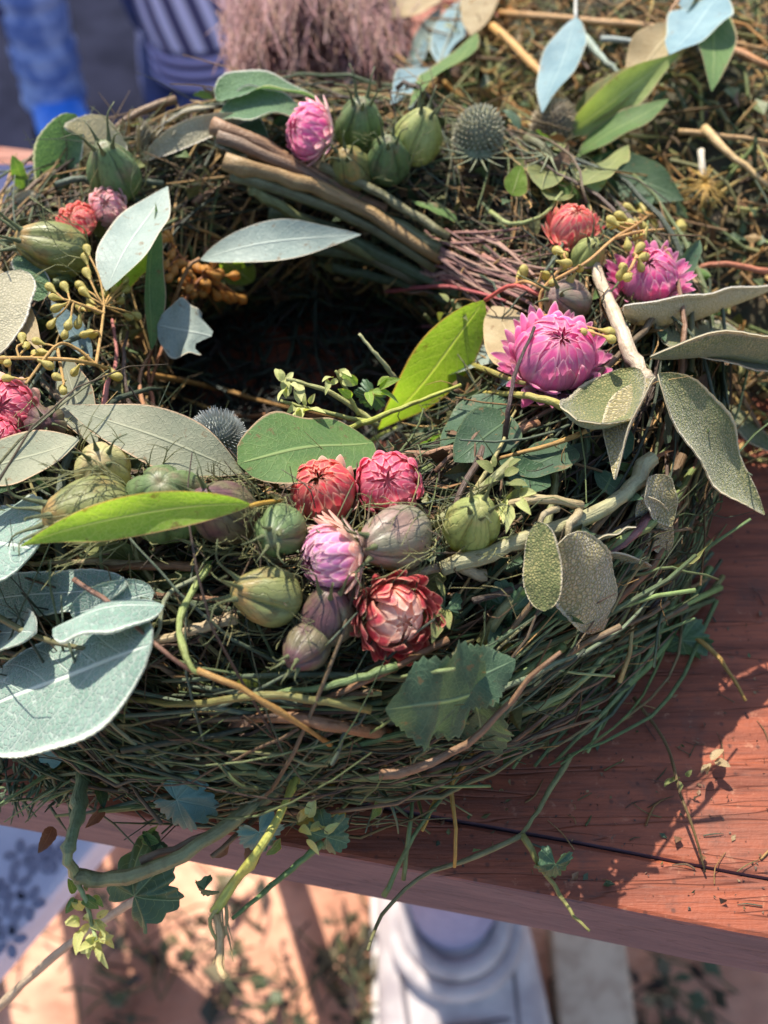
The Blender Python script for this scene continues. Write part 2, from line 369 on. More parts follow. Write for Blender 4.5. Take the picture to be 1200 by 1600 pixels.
# table: two planks laid along the front edge line
EL, ER = PZ(0, 1238, 0), PZ(1200, 1466, 0)
ed = nrm(ER-EL); en = A([-ed[1], ed[0], 0.])           # along and away from the camera
TH = 4.2
def bevel_box(cx, ln, w, t, b=.14, nseg=24, jit=.05):
    prof = [(0, -t), (0, -b), (b*.3, -b*.3), (b, 0), (w-b, 0), (w, -b), (w, -t)]
    prof = prof+[(w-.2, -t-.15), (.2, -t-.15)]
    V = []; k = len(prof)
    for i in range(nseg+1):
        s = cx-ln/2+ln*i/nseg
        for (a, z) in prof:
            wob = jit*(math.sin(s*.7+a)+math.sin(s*1.9+2*a))*(1 if a < 1 else .4)
            V.append(EL+ed*s+en*(a+wob)+A([0, 0, z+(0 if z > -.01 else wob*.3)]))
    F = [(i*k+j, i*k+(j+1) % k, (i+1)*k+(j+1) % k, (i+1)*k+j) for i in range(nseg) for j in range(k)]
    V = np.array(V); b0 = len(V)
    V = np.vstack([V, V[:k].mean(0), V[-k:].mean(0)])
    F += [(b0, (j+1) % k, j, b0) for j in range(0)]
    return V, F
table = thing('wooden_table', 'weathered reddish wooden plank table under the wreath, its grey edge in front', 'table', EL+en*25+ed*15+A([0, 0, GZ]))
yoff = 0.
for w in (1.7, 21.8, 8.6):
    V, F = bevel_box(18, 120, w, TH)
    V = V+en*yoff
    o = part('plank', mesh_np('plank', V, F, smooth=False), table, M_WOOD); yoff += w+.05
for s, a in ((-32, 6), (-32, 28), (66, 6), (66, 28)):
    p = EL+ed*s+en*a
    V, F, uv = tube_geo([p+A([0, 0, -TH-.3]), p+A([0, 0, -40]), p+A([0, 0, GZ])], [3.2, 3., 2.8], 4)
    part('leg', mesh_np('leg', V, F[:8], uv, smooth=False), table, M_WOOD)

bench = thing('wooden_bench', 'second wooden bench behind the table carrying the herb heap', 'bench', (18, 58, GZ))
for k in range(2):
    V = []; w = 19.; y0 = 37.8+k*(w+.3)
    for x in np.linspace(-7.5, 60, 20):
        for (a, z) in ((0, -3), (0, -.3), (.3, 0), (w-.3, 0), (w, -.3), (w, -3)): V.append((x, y0+a+(60-x)*.05, z-.6))
    F = [(i*6+j, i*6+(j+1) % 6, (i+1)*6+(j+1) % 6, (i+1)*6+j) for i in range(19) for j in range(6)]
    part('plank', mesh_np('plank', V, F, smooth=False), bench, M_WOOD)
for x, y in ((-5, 46), (-5, 74), (52, 42), (52, 70)):
    V, F, uv = tube_geo([A([x, y, -3.7]), A([x, y, -40.]), A([x, y, GZ])], [3., 3., 2.8], 4)
    part('leg', mesh_np('leg', V, F[:8], uv, smooth=False), bench, M_WOOD)

# ------------------------------------------------------------------ leaf builder
def prof_fn(kind):
    if kind == 'lance': return lambda u: np.sin(PI*np.clip(u, 0, 1)**.85)**.9*(1-.12*u)
    if kind == 'ovate': return lambda u: np.sin(PI*np.clip(u, 0, 1)**.7)**.75
    if kind == 'round': return lambda u: np.clip(1-np.abs(2*u-1)**2.6, 0, 1)**.55
    if kind == 'oblong': return lambda u: np.clip(1-np.abs(2*u-1.0)**3., 0, 1)**.6*(1-.1*np.abs(u-.45))
    if kind == 'notch': return lambda u: np.clip(u/.35, .0, 1)**.5*(1-.2*u)
    return lambda u: np.sin(PI*u)
def leaf_geo(base, tip, wpx, bend=0., side=0., roll=0., shape='lance', cup=.15, wave=.0, thick=0., cren=0., nu=22, nv=8, curl=0., wcm=None, up=None, edgecurl=0., sunny=.7):
    b, t = pt(base), pt(tip)
    m = (b+t)/2; L = np.linalg.norm(t-b); ax = nrm(t-b)
    tcv = nrm(CAMP-m); vc = nrm(tcv+sunny*SUNV if up is None else np.asarray(up, float)); vc = nrm(vc-ax*np.dot(vc, ax)); sd = np.cross(ax, vc)
    ctrl = m+vc*bend*L+sd*side*L
    hw = (cmpx(m, wpx)/2/max(.75, float(np.dot(vc, tcv)))) if wcm is None else wcm/2
    f = prof_fn(shape); us = np.linspace(0, 1, nu); vs = np.linspace(-1, 1, nv+1)
    c = (1-us)[:, None]**2*b+2*((1-us)*us)[:, None]*(2*ctrl-(b+t)/2)+us[:, None]**2*t
    T = np.gradient(c, axis=0); T /= np.linalg.norm(T, axis=1)[:, None]
    q = math.radians(roll); n0 = math.cos(q)*vc+math.sin(q)*sd
    N = n0-T*(T@n0)[:, None]; N /= np.linalg.norm(N, axis=1)[:, None]
    B = np.cross(T, N)
    tw = math.radians(random.uniform(-16, 16)) if nu > 12 else 0.
    ca, sa = np.cos(tw*(us-.4)*2)[:, None], np.sin(tw*(us-.4)*2)[:, None]; N, B = N*ca+B*sa, B*ca-N*sa
    if wave == 0. and nu > 12: wave = random.uniform(.04, .11)
    wd = hw*np.maximum(f(us), .02)
    ph = random.uniform(0, 6); nz = rng.normal(0, .05, 4)
    rows = []
    for i, u in enumerate(us):
        w = wd[i]*(1+nz[0]*math.sin(5*u+ph)+nz[1]*math.sin(11*u+ph))
        cr = (1+cren*math.sin(i*PI)) if cren else 1
        for v in vs:
            e = w*v*(1+(cren*(1 if i % 2 else -1) if abs(v) > .99 else 0))
            off = cup*w*v*v+wave*w*math.sin(4.5*PI*u+ph+(1.3 if v > 0 else 0))*abs(v)**1.5
            if edgecurl: off -= edgecurl*w*max(0, abs(v)-.55)**2*6
            rows.append(c[i]+B[i]*e+N[i]*(off+curl*L*max(0, u-.6)**2+.015*L*math.sin(7*u+ph))+(T[i]*L*u**3*(.16*math.cos(4.2*v+.6)-.05) if shape == 'notch' else 0.))
    V = np.array(rows); k = nv+1
    uv = np.stack([np.repeat(us, k), np.tile(vs*.5+.5, nu)], -1)
    cmv = np.stack([np.repeat(us*L, k), (wd[:, None]*vs[None]).ravel()], -1)+A([random.uniform(0, 50), random.uniform(0, 50)])
    i, j = np.meshgrid(np.arange(nu-1), np.arange(nv), indexing='ij')
    F = np.stack([i*k+j, (i+1)*k+j, (i+1)*k+j+1, i*k+j+1], -1).reshape(-1, 4)
    if thick:
        Nn = np.repeat(N, k, axis=0); n = len(V)
        V = np.vstack([V+Nn*thick/2, V-Nn*thick/2]); uv = np.vstack([uv, uv]); cmv = np.vstack([cmv, cmv+7.3])
        edge = [(a*k) for a in range(nu)]+[(nu-1)*k+a for a in range(1, k)]+[a*k+k-1 for a in range(nu-2, -1, -1)]+[a for a in range(k-2, 0, -1)]
        side_f = [(edge[a], edge[(a+1) % len(edge)], edge[(a+1) % len(edge)]+n, edge[a]+n) for a in range(len(edge))]
        F = np.vstack([F, F[:, ::-1]+n, np.array(side_f)])
    return V, F, uv, cmv
def leaf(name, parent, mat, base, tip, wpx, label=None, petiole=None, pcol=(.3, .2, .1), **k):
    V, F, uv, cmv = leaf_geo(base, tip, wpx, **k)
    o = part(name, mesh_np(name, V, F, uv, cmv), parent, mat, label)
    if petiole is not None:
        pts = [pt(q) for q in petiole]; r = cmpx(pts[0], 6)/2
        Vt, Ft, ut = tube_geo(smooth_path(pts, 8), np.linspace(r, r*1.2, 8), 6)
        po = link('petiole', mesh_np('petiole', Vt, Ft, ut, col=pcol), o, M_STEM)
    return o
def lobed(name, parent, mat, c, r_px, rot=0., normal=None, label=None, lobes=5, deep=.24, fold=.2, h=0.):
    c = pt(c); R = cmpx(c, r_px)
    n = nrm(np.asarray(normal, float)) if normal is not None else nrm(tocam(c)+A([random.gauss(0, .25), -.45, -.25]))
    x = nrm(np.cross(n, A([0, 0.02, 1.]))) if abs(n[2]) < .95 else A([1., 0, 0]); x = nrm(x-n*np.dot(x, n)); y = np.cross(n, x)
    a = math.radians(rot); x, y = x*math.cos(a)+y*math.sin(a), -x*math.sin(a)+y*math.cos(a)
    na, nr = 96, 9; V = []; uv = []; cmv = []; ph = random.uniform(0, 6)
    la = [random.uniform(.82, 1.12) for _ in range(lobes+1)]
    for j in range(nr+1):
        f = j/nr
        for i in range(na+1):
            t = i/na; g = -PI*.88+1.76*PI*t                    # gap at the stalk
            lx_ = t*lobes; li = min(int(lx_), lobes-1); q = lx_-li
            lob = math.sin(PI*q)**.55*la[li]*(1.12 if li == lobes//2 else 1)*(.72+.28*math.sin(PI*t))
            tooth = .12*(abs(((i*lobes*4.0/na) % 1)-.5)*2)**1.3
            rr = (1-deep-.05+(deep+.05)*lob-tooth*f)*(.78+.22*math.sin(PI*t))
            p = R*rr*f
            z = R*(fold*(math.sin(g*1.3+ph)*.9+.5*math.sin(g*3.1+2*ph))*f*f-fold*.9*f*f+.12*fold*math.cos(2*PI*q)*f*3+.04*math.sin(7*g+5*f+ph)*f)
            lx, ly = p*math.cos(g), p*math.sin(g)
            V.append(c+x*lx+y*ly+n*z); uv.append((f*.98, t)); cmv.append((lx+ph*9, ly))
    k = na+1
    F = [(j*k+i, (j+1)*k+i, (j+1)*k+i+1, j*k+i+1) for j in range(nr) for i in range(na)]
    o = part(name, mesh_np(name, V, F, uv, cmv), parent, mat, label); return o
def lobemat(name, c1, c2, vein, lobes=5, trans=.25):
    s = NT(name); sx = s.n('SeparateXYZ', {0: s.uv()}).outputs; cm = s.uv('cm')
    n1 = s.noise(1.2, 4, cm); n2 = s.noise(9, 4, cm)
    c = s.mix(s.ramp(n1, .35, .65), c1, c2)
    w = s.math('ABSOLUTE', s.math('COSINE', s.math('MULTIPLY', sx[1], lobes*PI)))
    wv = s.math('MULTIPLY', w, sx[0]); main = s.ramp(wv, .02, .07, 1, 0)
    lat = s.math('ABSOLUTE', s.math('SINE', s.math('MULTIPLY', s.math('SUBTRACT', s.math('MULTIPLY', sx[0], 5.), w), PI)))
    lat = s.ramp(lat, .03, .2, .6, 0); vm = s.math('MAXIMUM', main, lat)
    c = s.mix(s.math('MULTIPLY', vm, .45), c, vein); c = s.mix(s.ramp(n2, .55, .8, 0, .4), c, tuple(q*.5 for q in c1))
    return s.done(c, .5, s.bump(s.math('SUBTRACT', s.math('MULTIPLY', n2, .5), vm), .5, .0007), trans, s.mix(1., c, (1.2, 1.3, .5), 'MULTIPLY'))
M_LOBE = lobemat('lobed_green', srgb(78, 106, 72), srgb(62, 88, 60), srgb(150, 170, 124))
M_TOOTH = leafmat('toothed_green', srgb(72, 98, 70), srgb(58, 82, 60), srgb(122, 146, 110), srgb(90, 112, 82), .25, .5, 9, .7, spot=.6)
M_LOBE_BLUE = lobemat('lobed_bluegreen', srgb(96, 132, 120), srgb(84, 120, 108), srgb(140, 168, 150))

# ------------------------------------------------------------------ the wreath
wreath = thing('flower_wreath', 'dried flower wreath of strawflowers, seed pods, leaves and bundled stems lying on the table', 'wreath', (TC[0], TC[1], 0))
def frame(p, axis, spin=0.):
    q = Vector((0, 0, 1)).rotation_difference(Vector(axis).normalized())
    return Matrix.Translation(Vector(p)*U) @ q.to_matrix().to_4x4() @ Matrix.Rotation(spin, 4, 'Z')
# core: dark lumpy ring under the stems
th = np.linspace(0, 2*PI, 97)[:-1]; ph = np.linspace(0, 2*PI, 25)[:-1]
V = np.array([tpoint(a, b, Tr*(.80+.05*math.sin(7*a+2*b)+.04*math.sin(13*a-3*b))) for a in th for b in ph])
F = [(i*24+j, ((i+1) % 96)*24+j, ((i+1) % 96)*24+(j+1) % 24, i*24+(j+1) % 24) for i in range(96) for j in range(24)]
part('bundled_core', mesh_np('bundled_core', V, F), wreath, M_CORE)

STEMC = [srgb(88, 100, 60), srgb(74, 88, 56), srgb(112, 112, 72), srgb(98, 82, 60), srgb(120, 96, 70), srgb(84, 66, 54), srgb(104, 116, 66), srgb(66, 76, 58), srgb(92, 104, 84)]
STRAW = [srgb(190, 150, 92), srgb(168, 128, 78), srgb(150, 120, 80), srgb(206, 170, 110), srgb(130, 104, 66), srgb(140, 136, 84), srgb(112, 110, 72)]
STEMG = [srgb(92, 112, 66), srgb(80, 98, 62), srgb(108, 122, 76), srgb(98, 110, 84), srgb(120, 118, 78), srgb(106, 88, 64), srgb(76, 90, 66), srgb(128, 140, 92)]
def stem(pts, wpx, col, name='stem', parent=None, n=14, sides=8, taper=(1., .55), label=None, knots=0, wcm=None):
    return stem_(pts, wpx, col, name, parent, n, sides, taper, label, knots, wcm)
def ring_strand(th0, ph0, r0, dth, dph, dr, n=9, wob=.25, flyaway=0.):
    pts = []; w1, w2 = random.uniform(0, 6), random.uniform(0, 6)
    for i in range(n):
        s = i/(n-1)
        p = tpoint(th0+dth*s, ph0+dph*s, r0+dr*s+wob*.5*math.sin(5*s+w1))
        p = p+A([0, 0, wob*math.sin(4*s+w2)])
        p = p+tnormal(p)*flyaway*s*s*3; p[2] = max(p[2], .08)
        pts.append(p)
    return np.array(pts)
# fine stems nobody could count
g = Geo()
for _ in range(3800):
    t0 = random.uniform(0, 2*PI); p0 = random.uniform(-.7, PI+.5)
    front = math.sin(t0) < -.2
    dth = random.choice((-1, 1))*random.uniform(.25, .75); dph = random.gauss(0, .7)
    pts = ring_strand(t0, p0, Tr*random.uniform(.82, 1.03), dth, dph, random.uniform(-.2, .35), 8, .18, max(0, random.gauss(-.1, .25)))
    c = random.choice(STEMC if random.random() < (.8 if front else .55) else STRAW); k = random.uniform(.6, 1.1)
    r = random.choice((.025, .035, .045, .06))
    g.tube(pts, [r, r*.9, r*.5], A(c)*k, 5, raw=True)
part('fine_stems', g.mesh('fine_stems'), wreath, M_STEM, kind='stuff', label='tangle of fine green and straw coloured stems wound round the ring')
# stems one can pick apart
def stem_(pts, wpx, col, name='stem', parent=None, n=14, sides=8, taper=(1., .55), label=None, knots=0, wcm=None):
    q = [pt(s) for s in pts]; p = smooth_path(q, n)
    r = (cmpx(q[0], wpx) if wcm is None else wcm)/2
    rad = np.linspace(r*taper[0], r*taper[1], n)*(1+.06*rng.normal(0, 1, n))
    for k in range(knots): rad[random.randrange(2, n-2)] *= 1.35
    p = p+rng.normal(0, r*.12, p.shape)
    V, F, uv = tube_geo(p, rad, sides)
    c = np.broadcast_to(A(col), (len(V), 3))*(1+rng.normal(0, .06, (len(V), 1)))
    return part(name, mesh_np(name, V, F, uv, col=np.clip(c, 0, 1)), parent or wreath, M_STEM, label)
for i in range(270):
    # denser on the front, where the photograph shows the bundle's side
    t0 = random.gauss(-PI/2, 1.0) if i < 180 else random.uniform(0, 2*PI)
    p0 = random.uniform(-.75, .95) if i < 180 else random.uniform(-.5, PI*.8)
    dth = random.choice((-1, 1))*random.uniform(.25, 1.0)
    pts = ring_strand(t0, p0, Tr*random.uniform(.96, 1.1), dth, random.gauss(0, .75), random.uniform(-.3, .4), 12, .5, max(0, random.gauss(-.02, .2)))
    r = random.choice((.05, .06, .08, .09, .11, .13, .17)); c = A(random.choice(STEMC+[srgb(150, 140, 92), srgb(134, 100, 74)]))*random.uniform(.7, 1.35)
    pts = pts+rng.normal(0, .04, pts.shape)
    V, F, uv = tube_geo(pts, np.linspace(r, r*.35, 12), 6)
    part('stem', mesh_np('stem', V, F, uv, col=c), wreath, M_STEM)
g = Geo()
for _ in range(1150):
    t0 = random.gauss(-PI/2-.3, .7); p0 = random.uniform(-.85, .5); ex = random.uniform(1.0, 1.34)
    if t0 > -PI/2+.35: ex = random.uniform(.95, 1.14)
    elif t0 < -PI/2+.15: ex = random.uniform(1.05, 1.55)
    pts = ring_strand(t0, p0, Tr*ex, random.choice((-1, 1))*random.uniform(.05, .45), random.gauss(0, .6), random.uniform(-.8, .5), 8, .45, max(0, random.gauss(-.1, .2)))
    pts = pts[:]; r = random.choice((.02, .03, .04, .06)); c = random.choice(STEMG+STEMC)
    g.tube(pts+rng.normal(0, .05, pts.shape)*A([1, 1, 0]), [r, r*.9, r*.4], A(c)*random.uniform(.6, 1.2), 5, raw=True)
part('grassy_stems', g.mesh('grassy_stems'), wreath, M_STEM, kind='stuff', label='loose green grassy stems spilling from the front of the ring to the table edge')
for i in range(130):
    t0 = random.gauss(-PI/2-.2, .65); p0 = random.uniform(-.8, .55)
    pts = ring_strand(t0, p0, Tr*(random.uniform(1.1, 1.55) if t0 < -PI/2+.35 else random.uniform(1., 1.16)), random.choice((-1, 1))*random.uniform(.2, .7), random.gauss(0, .4), random.uniform(-1., .5), 12, .5, max(0, random.gauss(-.02, .2)))+rng.normal(0, .05, (12, 3))
    pts[:, 2] = np.maximum(pts[:, 2], .1)
    r = random.choice((.05, .06, .08, .1, .13, .16)); V, F, uv = tube_geo(pts, np.linspace(r, r*.35, 12), 6)
    part('stem', mesh_np('stem', V, F, uv, col=A(random.choice(STEMG+STEMC+[srgb(134, 104, 78)]))*random.uniform(.7, 1.35)), wreath, M_STEM)
# straight stems thrust through the bundle at all angles
def thrust(k):
    t0 = max(-PI/2-.45, random.gauss(-PI/2+.2, .6)); p0 = random.uniform(-.6, .75); b = tpoint(t0, p0, Tr*random.uniform(1., 1.2)); n_ = tnormal(b)
    tg = A([-math.sin(t0), math.cos(t0), 0])*random.choice((-1, 1)); d = nrm(tg+n_*random.gauss(.05, .12)+A([0, 0, 1])*random.gauss(-.05, .25)+rng.normal(0, .25, 3)); l = random.uniform(2.5, 5.5)*k
    q = np.array([b-d*l*(1-i/7.)*.9+d*l*(i/7.)*.7-n_*.5*((i-3.5)/3.5)**2*0+rng.normal(0, .06, 3) for i in range(8)]); q[:, 2] = np.maximum(q[:, 2], .1)
    return q
for i in range(110):
    q = thrust(1.); r = random.choice((.045, .06, .075, .095)); V, F, uv = tube_geo(q, np.linspace(r, r*.5, 8), 6)
    part('stem', mesh_np('stem', V, F, uv, col=A(random.choice(STEMG+[srgb(150, 132, 84), srgb(120, 140, 80)]))*random.uniform(.8, 1.4)), wreath, M_STEM)
g = Geo()
for i in range(420):
    r = random.choice((.018, .025, .035)); g.tube(thrust(.7), [r, r*.8, r*.4], A(random.choice(STEMG+STRAW))*random.uniform(.6, 1.1), 4, raw=True)
part('grassy_blades', g.mesh('grassy_blades'), wreath, M_STRAW, kind='stuff')
for i in range(46):
    x0, y0 = random.uniform(960, 1130), random.uniform(740, 950); x1, y1 = random.uniform(620, 930), random.uniform(1070, 1200)
    mx, my = (x0+x1)/2+random.gauss(25, 30), (y0+y1)/2+random.gauss(25, 25)
    stem([(x0, y0, .5), (mx, my, random.uniform(.6, 1.5)), (x1, y1, random.uniform(.2, 1.))], random.uniform(5, 13), A(random.choice(STEMG+[srgb(118, 138, 78), srgb(130, 146, 92), srgb(140, 120, 78)]))*random.uniform(.85, 1.4), 'stem', n=10, sides=6, taper=(1, .4))
for i in range(60):
    # loose ends sagging over the front edge
    x0, y0 = random.uniform(60, 640), random.uniform(1150, 1230); a = random.uniform(-1, 1); l = random.uniform(60, 170)
    x1, y1 = x0+l*a*1.3, y0+l*random.uniform(.25, .9)
    y1 = min(y1, 1290+.2*x1+random.uniform(-30, 60))
    stem([(x0, y0, .6), ((x0+x1)/2+random.gauss(0, 12), (y0+y1)/2+random.gauss(0, 10), random.uniform(.8, 1.4)), (x1, y1, random.uniform(.5, 1.5))], random.uniform(4, 10), A(random.choice(STEMG+STEMC))*random.uniform(.8, 1.4), 'stem', n=9, sides=6, taper=(1, .35))
for i in range(26):
    x, y = random.uniform(60, 620), random.uniform(1180, 1320); l = random.uniform(24, 50); b = random.uniform(.2, 2.9)
    leaf('dried_leaf', wreath, random.choice((M_DARKLEAF, M_OLIVE, M_EU_GREEN, M_BROWNLEAF)), (x, y, 1.1), (x+l*math.cos(b), y+l*math.sin(b), 1.3), l*random.uniform(.4, .7), None, roll=random.uniform(-40, 40), shape='ovate', nu=13, nv=6, cup=.3, bend=.15, cren=.04, sunny=-.3)
for i in range(34):
    x0, y0 = random.uniform(520, 760), random.uniform(1060, 1200); x1, y1 = random.uniform(60, 330), random.uniform(1050, 1290)
    stem([(x0, y0, .9), ((x0+x1)/2, (y0+y1)/2+random.gauss(15, 22), random.uniform(.8, 1.6)), (x1, y1, random.uniform(.4, 1.4))], random.uniform(6, 15), A(random.choice(STEMG+STEMC+[srgb(130, 140, 92)]))*random.uniform(.85, 1.4), 'stem', n=12, sides=6, taper=(1, .45))
# stalks splaying out of the front right and hanging at the front, as in the photograph
GRN, OLV, BRN, RED, YEL, PAL, DRK = srgb(104, 124, 72), srgb(122, 118, 66), srgb(128, 94, 66), srgb(148, 74, 62), srgb(186, 158, 74), srgb(168, 150, 116), srgb(70, 58, 48)
for a in [
 ([(1075, 800, 1), (1010, 900, 1), (930, 1020, 1), (820, 1130, .6)], 15, GRN), ([(1000, 860, 1), (900, 985, 1), (760, 1090, 1), (640, 1160, .8)], 16, GRN),
 ([(1100, 830, .6), (1060, 930, .8), (960, 1010, 1), (850, 1080, 1)], 12, OLV), ([(1120, 760, .6), (1075, 880, .8), (1000, 1010, .7), (960, 1090, .6)], 10, GRN),
 ([(980, 920, 1), (930, 1010, 1.2), (850, 1130, .9), (800, 1200, .5)], 10, GRN), ([(880, 1010, 1.2), (800, 1090, 1.4), (700, 1160, 1.2), (600, 1200, 1)], 13, GRN),
 ([(960, 960, .9), (880, 1080, .9), (820, 1170, .4)], 8, BRN), ([(1130, 900, .4), (1080, 960, .6), (1010, 1000, .8), (900, 1050, 1.)], 9, OLV),
 ([(940, 1000, .8), (880, 1110, .6), (850, 1170, .3)], 8, OLV), ([(1010, 960, .6), (985, 1050, .5), (940, 1140, .2)], 7, GRN),
 ([(680, 1160, 1.2), (560, 1140, 1.5), (420, 1120, 1.5), (260, 1140, 1.2)], 22, BRN), ([(580, 1110, 1.6), (430, 1085, 1.8), (300, 1100, 1.6), (180, 1090, 1.2)], 16, OLV),
 ([(345, 1150, 1.6), (260, 1145, 1.6), (150, 1130, 1.4), (60, 1150, 1.)], 20, OLV), ([(620, 1040, 1.2), (520, 1070, 1.4), (390, 1090, 1.4)], 15, GRN),
 ([(700, 1000, 1.), (600, 1050, 1.2), (470, 1105, 1.2), (330, 1120, 1.2)], 13, BRN), ([(740, 940, 1), (860, 900, 1), (960, 830, 1), (1040, 780, .8)], 12, DRK),
 ([(640, 1210, 1), (520, 1190, 1.2), (400, 1215, 1.2), (260, 1190, 1)], 13, GRN), ([(700, 1180, 1), (560, 1235, 1), (430, 1250, 1)], 11, OLV),
 ([(250, 885, .8), (150, 878, .8), (40, 880, .6)], 14, PAL), ([(330, 890, .8), (250, 883, .9), (120, 893, .8)], 18, BRN),
 ([(370, 965, 1.), (300, 985, 1.), (220, 1010, .8)], 22, PAL), ([(360, 940, .8), (250, 930, .9), (130, 935, .6)], 14, BRN),
 ([(760, 900, .6), (700, 885, .8), (600, 905, .6)], 20, PAL)]:
    stem(*a)
stem([(1015, 715, 1.), (985, 765, 1.2), (920, 805, 1.3), (800, 850, 1.3), (690, 890, 1.)], 27, srgb(150, 146, 108), 'thick_stem', n=18, label='thick pale sage stem crossing the right front of the wreath', taper=(1, .85))
stem([(925, 400, .6), (955, 480, .9), (985, 550, 1.2), (1015, 600, 1.3)], 24, srgb(196, 176, 150), 'thick_stem', n=14, label='pale woody sage stem with leaves beside the open pink strawflower', taper=(.7, 1.))
stem([(910, 790, 1.5), (850, 780, 1.8), (790, 790, 1.4), (760, 830, 1)], 16, srgb(168, 150, 110), 'stem')
stem([(905, 800, 1.6), (890, 820, 1.9), (885, 850, 1.8)], 15, srgb(164, 150, 116), 'stem', n=8)
stem([(870, 795, 1.6), (848, 805, 1.9), (842, 830, 1.8)], 12, srgb(164, 150, 116), 'stem', n=8)
# thick cut stalks at the back
CUT = srgb(142, 108, 78)
for q, wpx, c in [([(332, 198, 2.2), (400, 222, 1.9), (500, 278, 1.4), (600, 330, .6)], 26, CUT), ([(340, 214, 2.4), (410, 240, 2.1), (510, 290, 1.5), (600, 340, .8)], 22, srgb(128, 104, 82)),
  ([(352, 256, 2.8), (450, 280, 2.4), (560, 322, 1.8), (690, 405, .8)], 28, srgb(150, 122, 80)), ([(362, 274, 2.5), (450, 300, 2.2), (560, 345, 1.7), (680, 420, .8)], 20, srgb(110, 108, 76)),
  ([(392, 296, 2.2), (430, 318, 2.), (500, 360, 1.6), (600, 410, 1)], 18, srgb(122, 124, 80)), ([(420, 330, 1.4), (520, 360, 1.2), (640, 420, .8), (720, 460, .4)], 24, srgb(84, 96, 68)),
  ([(480, 300, 1.6), (580, 330, 1.4), (690, 390, .9)], 22, srgb(104, 108, 74)), ([(450, 385, 1.), (560, 400, 1.), (660, 440, .6)], 20, srgb(90, 98, 70)),
  ([(430, 345, 1.2), (540, 385, 1.2), (650, 440, .8)], 18, srgb(98, 92, 66)), ([(520, 420, .8), (600, 435, .8), (700, 470, .4)], 16, srgb(78, 90, 66)), ([(500, 260, 1.8), (590, 300, 1.6), (700, 370, 1.)], 16, srgb(120, 116, 80))]:
    o = stem(q, wpx, c, 'cut_stalk', n=12, sides=10, taper=(1, .8))
# pinkish dry straws on the inner right slope
g2 = []
for i in range(44):
    x, y = random.uniform(640, 770), random.uniform(355, 440)
    L = random.uniform(50, 170); a = random.gauss(.5, .28)
    c = A(random.choice([srgb(176, 128, 116), srgb(150, 108, 100), srgb(190, 150, 130), srgb(128, 92, 84)]))
    stem([(x, y, .8), (x+L*.5, y+L*.5*a+random.gauss(0, 6), 1.), (x+L, y+L*a+random.gauss(0, 14), .8)], random.uniform(3, 7), c*random.uniform(.7, 1.1), 'straw', n=7, sides=5)

# herb scraps in the hole, coloured dark to paint its deep shade
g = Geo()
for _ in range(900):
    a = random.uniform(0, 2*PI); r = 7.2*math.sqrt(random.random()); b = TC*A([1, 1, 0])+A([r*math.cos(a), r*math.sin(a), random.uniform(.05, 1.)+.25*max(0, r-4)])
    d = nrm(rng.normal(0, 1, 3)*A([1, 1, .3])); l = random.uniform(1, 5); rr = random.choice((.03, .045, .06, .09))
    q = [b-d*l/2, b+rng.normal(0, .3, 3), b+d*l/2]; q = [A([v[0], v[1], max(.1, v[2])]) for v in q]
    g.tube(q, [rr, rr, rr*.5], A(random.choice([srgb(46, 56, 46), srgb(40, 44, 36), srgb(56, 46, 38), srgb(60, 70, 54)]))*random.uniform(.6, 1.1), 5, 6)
part('hole_shade_scraps', g.mesh('hole_shade_scraps'), wreath, M_STEM, kind='stuff')
# small dried leaves caught between the stems
for i in range(170):
    t = random.gauss(-PI/2, .9) if i < 120 else random.uniform(0, 2*PI); f = random.uniform(-.6, 1.3) if i < 120 else random.uniform(0, PI)
    b = tpoint(t, f, Tr*random.uniform(1., 1.08)); n_ = tnormal(b); d = nrm(A([-math.sin(t), math.cos(t), 0])*random.choice((-1, 1))+rng.normal(0, .6, 3)+n_*.15); l = random.uniform(.9, 2.2)
    e = b+d*l; b[2] = max(b[2], .15); e[2] = max(e[2], .15)
    V, F, uv, cmv = leaf_geo(b, e, 0, wcm=l*random.uniform(.25, .5), up=n_+rng.normal(0, .5, 3), roll=random.uniform(-30, 30), shape=random.choice(('lance', 'ovate')), bend=random.uniform(-.1, .2), cup=random.uniform(.1, .6), wave=.15, nu=9, nv=4, curl=random.uniform(-.3, .5))
    part('dried_leaf', mesh_np('dried_leaf', V, F, uv, cmv), wreath, random.choice((M_DARKLEAF, M_DARKLEAF, M_OLIVE, M_BROWNLEAF, M_EU_GREEN)))

# ---- strawflowers
def petal_mesh(name, R, phi_tip, rk, flare, hw, hz, nu=13, nv=6, droop=0.):
    ts = np.sin(np.linspace(0, PI/2, nu)); V = []; uv = []
    p0 = math.radians(152); p1 = math.radians(phi_tip)
    for t in ts:
        p = p0+(p1-p0)*t; rr = R*rk; x = rr*math.sin(p); z = rr*hz*math.cos(p)
        fl = flare*max(0, t-.3)**1.5*2.; x += R*fl; z -= R*fl*(.35+droop)
        w = R*hw*(.55+.45*min(1, t/.4))*max(.03, (1-max(0, (t-.4)/.6)**2.5)**.8)
        for v in np.linspace(-1, 1, nv+1):
            y = v*w; yy = y; xr = math.hypot(x, .001)
            a = y/max(xr, R*.35)
            bul = .06*R*(1-v*v)*math.sin(PI*t)
            V.append(((xr+bul)*math.cos(a), (xr+bul)*math.sin(a), z+.03*R*v*v*t)); uv.append((t, v*.5+.5))
    k = nv+1
    F = [(i*k+j, i*k+j+1, (i+1)*k+j+1, (i+1)*k+j) for i in range(nu-1) for j in range(nv)]
    return mesh_np(name, V, F, uv)
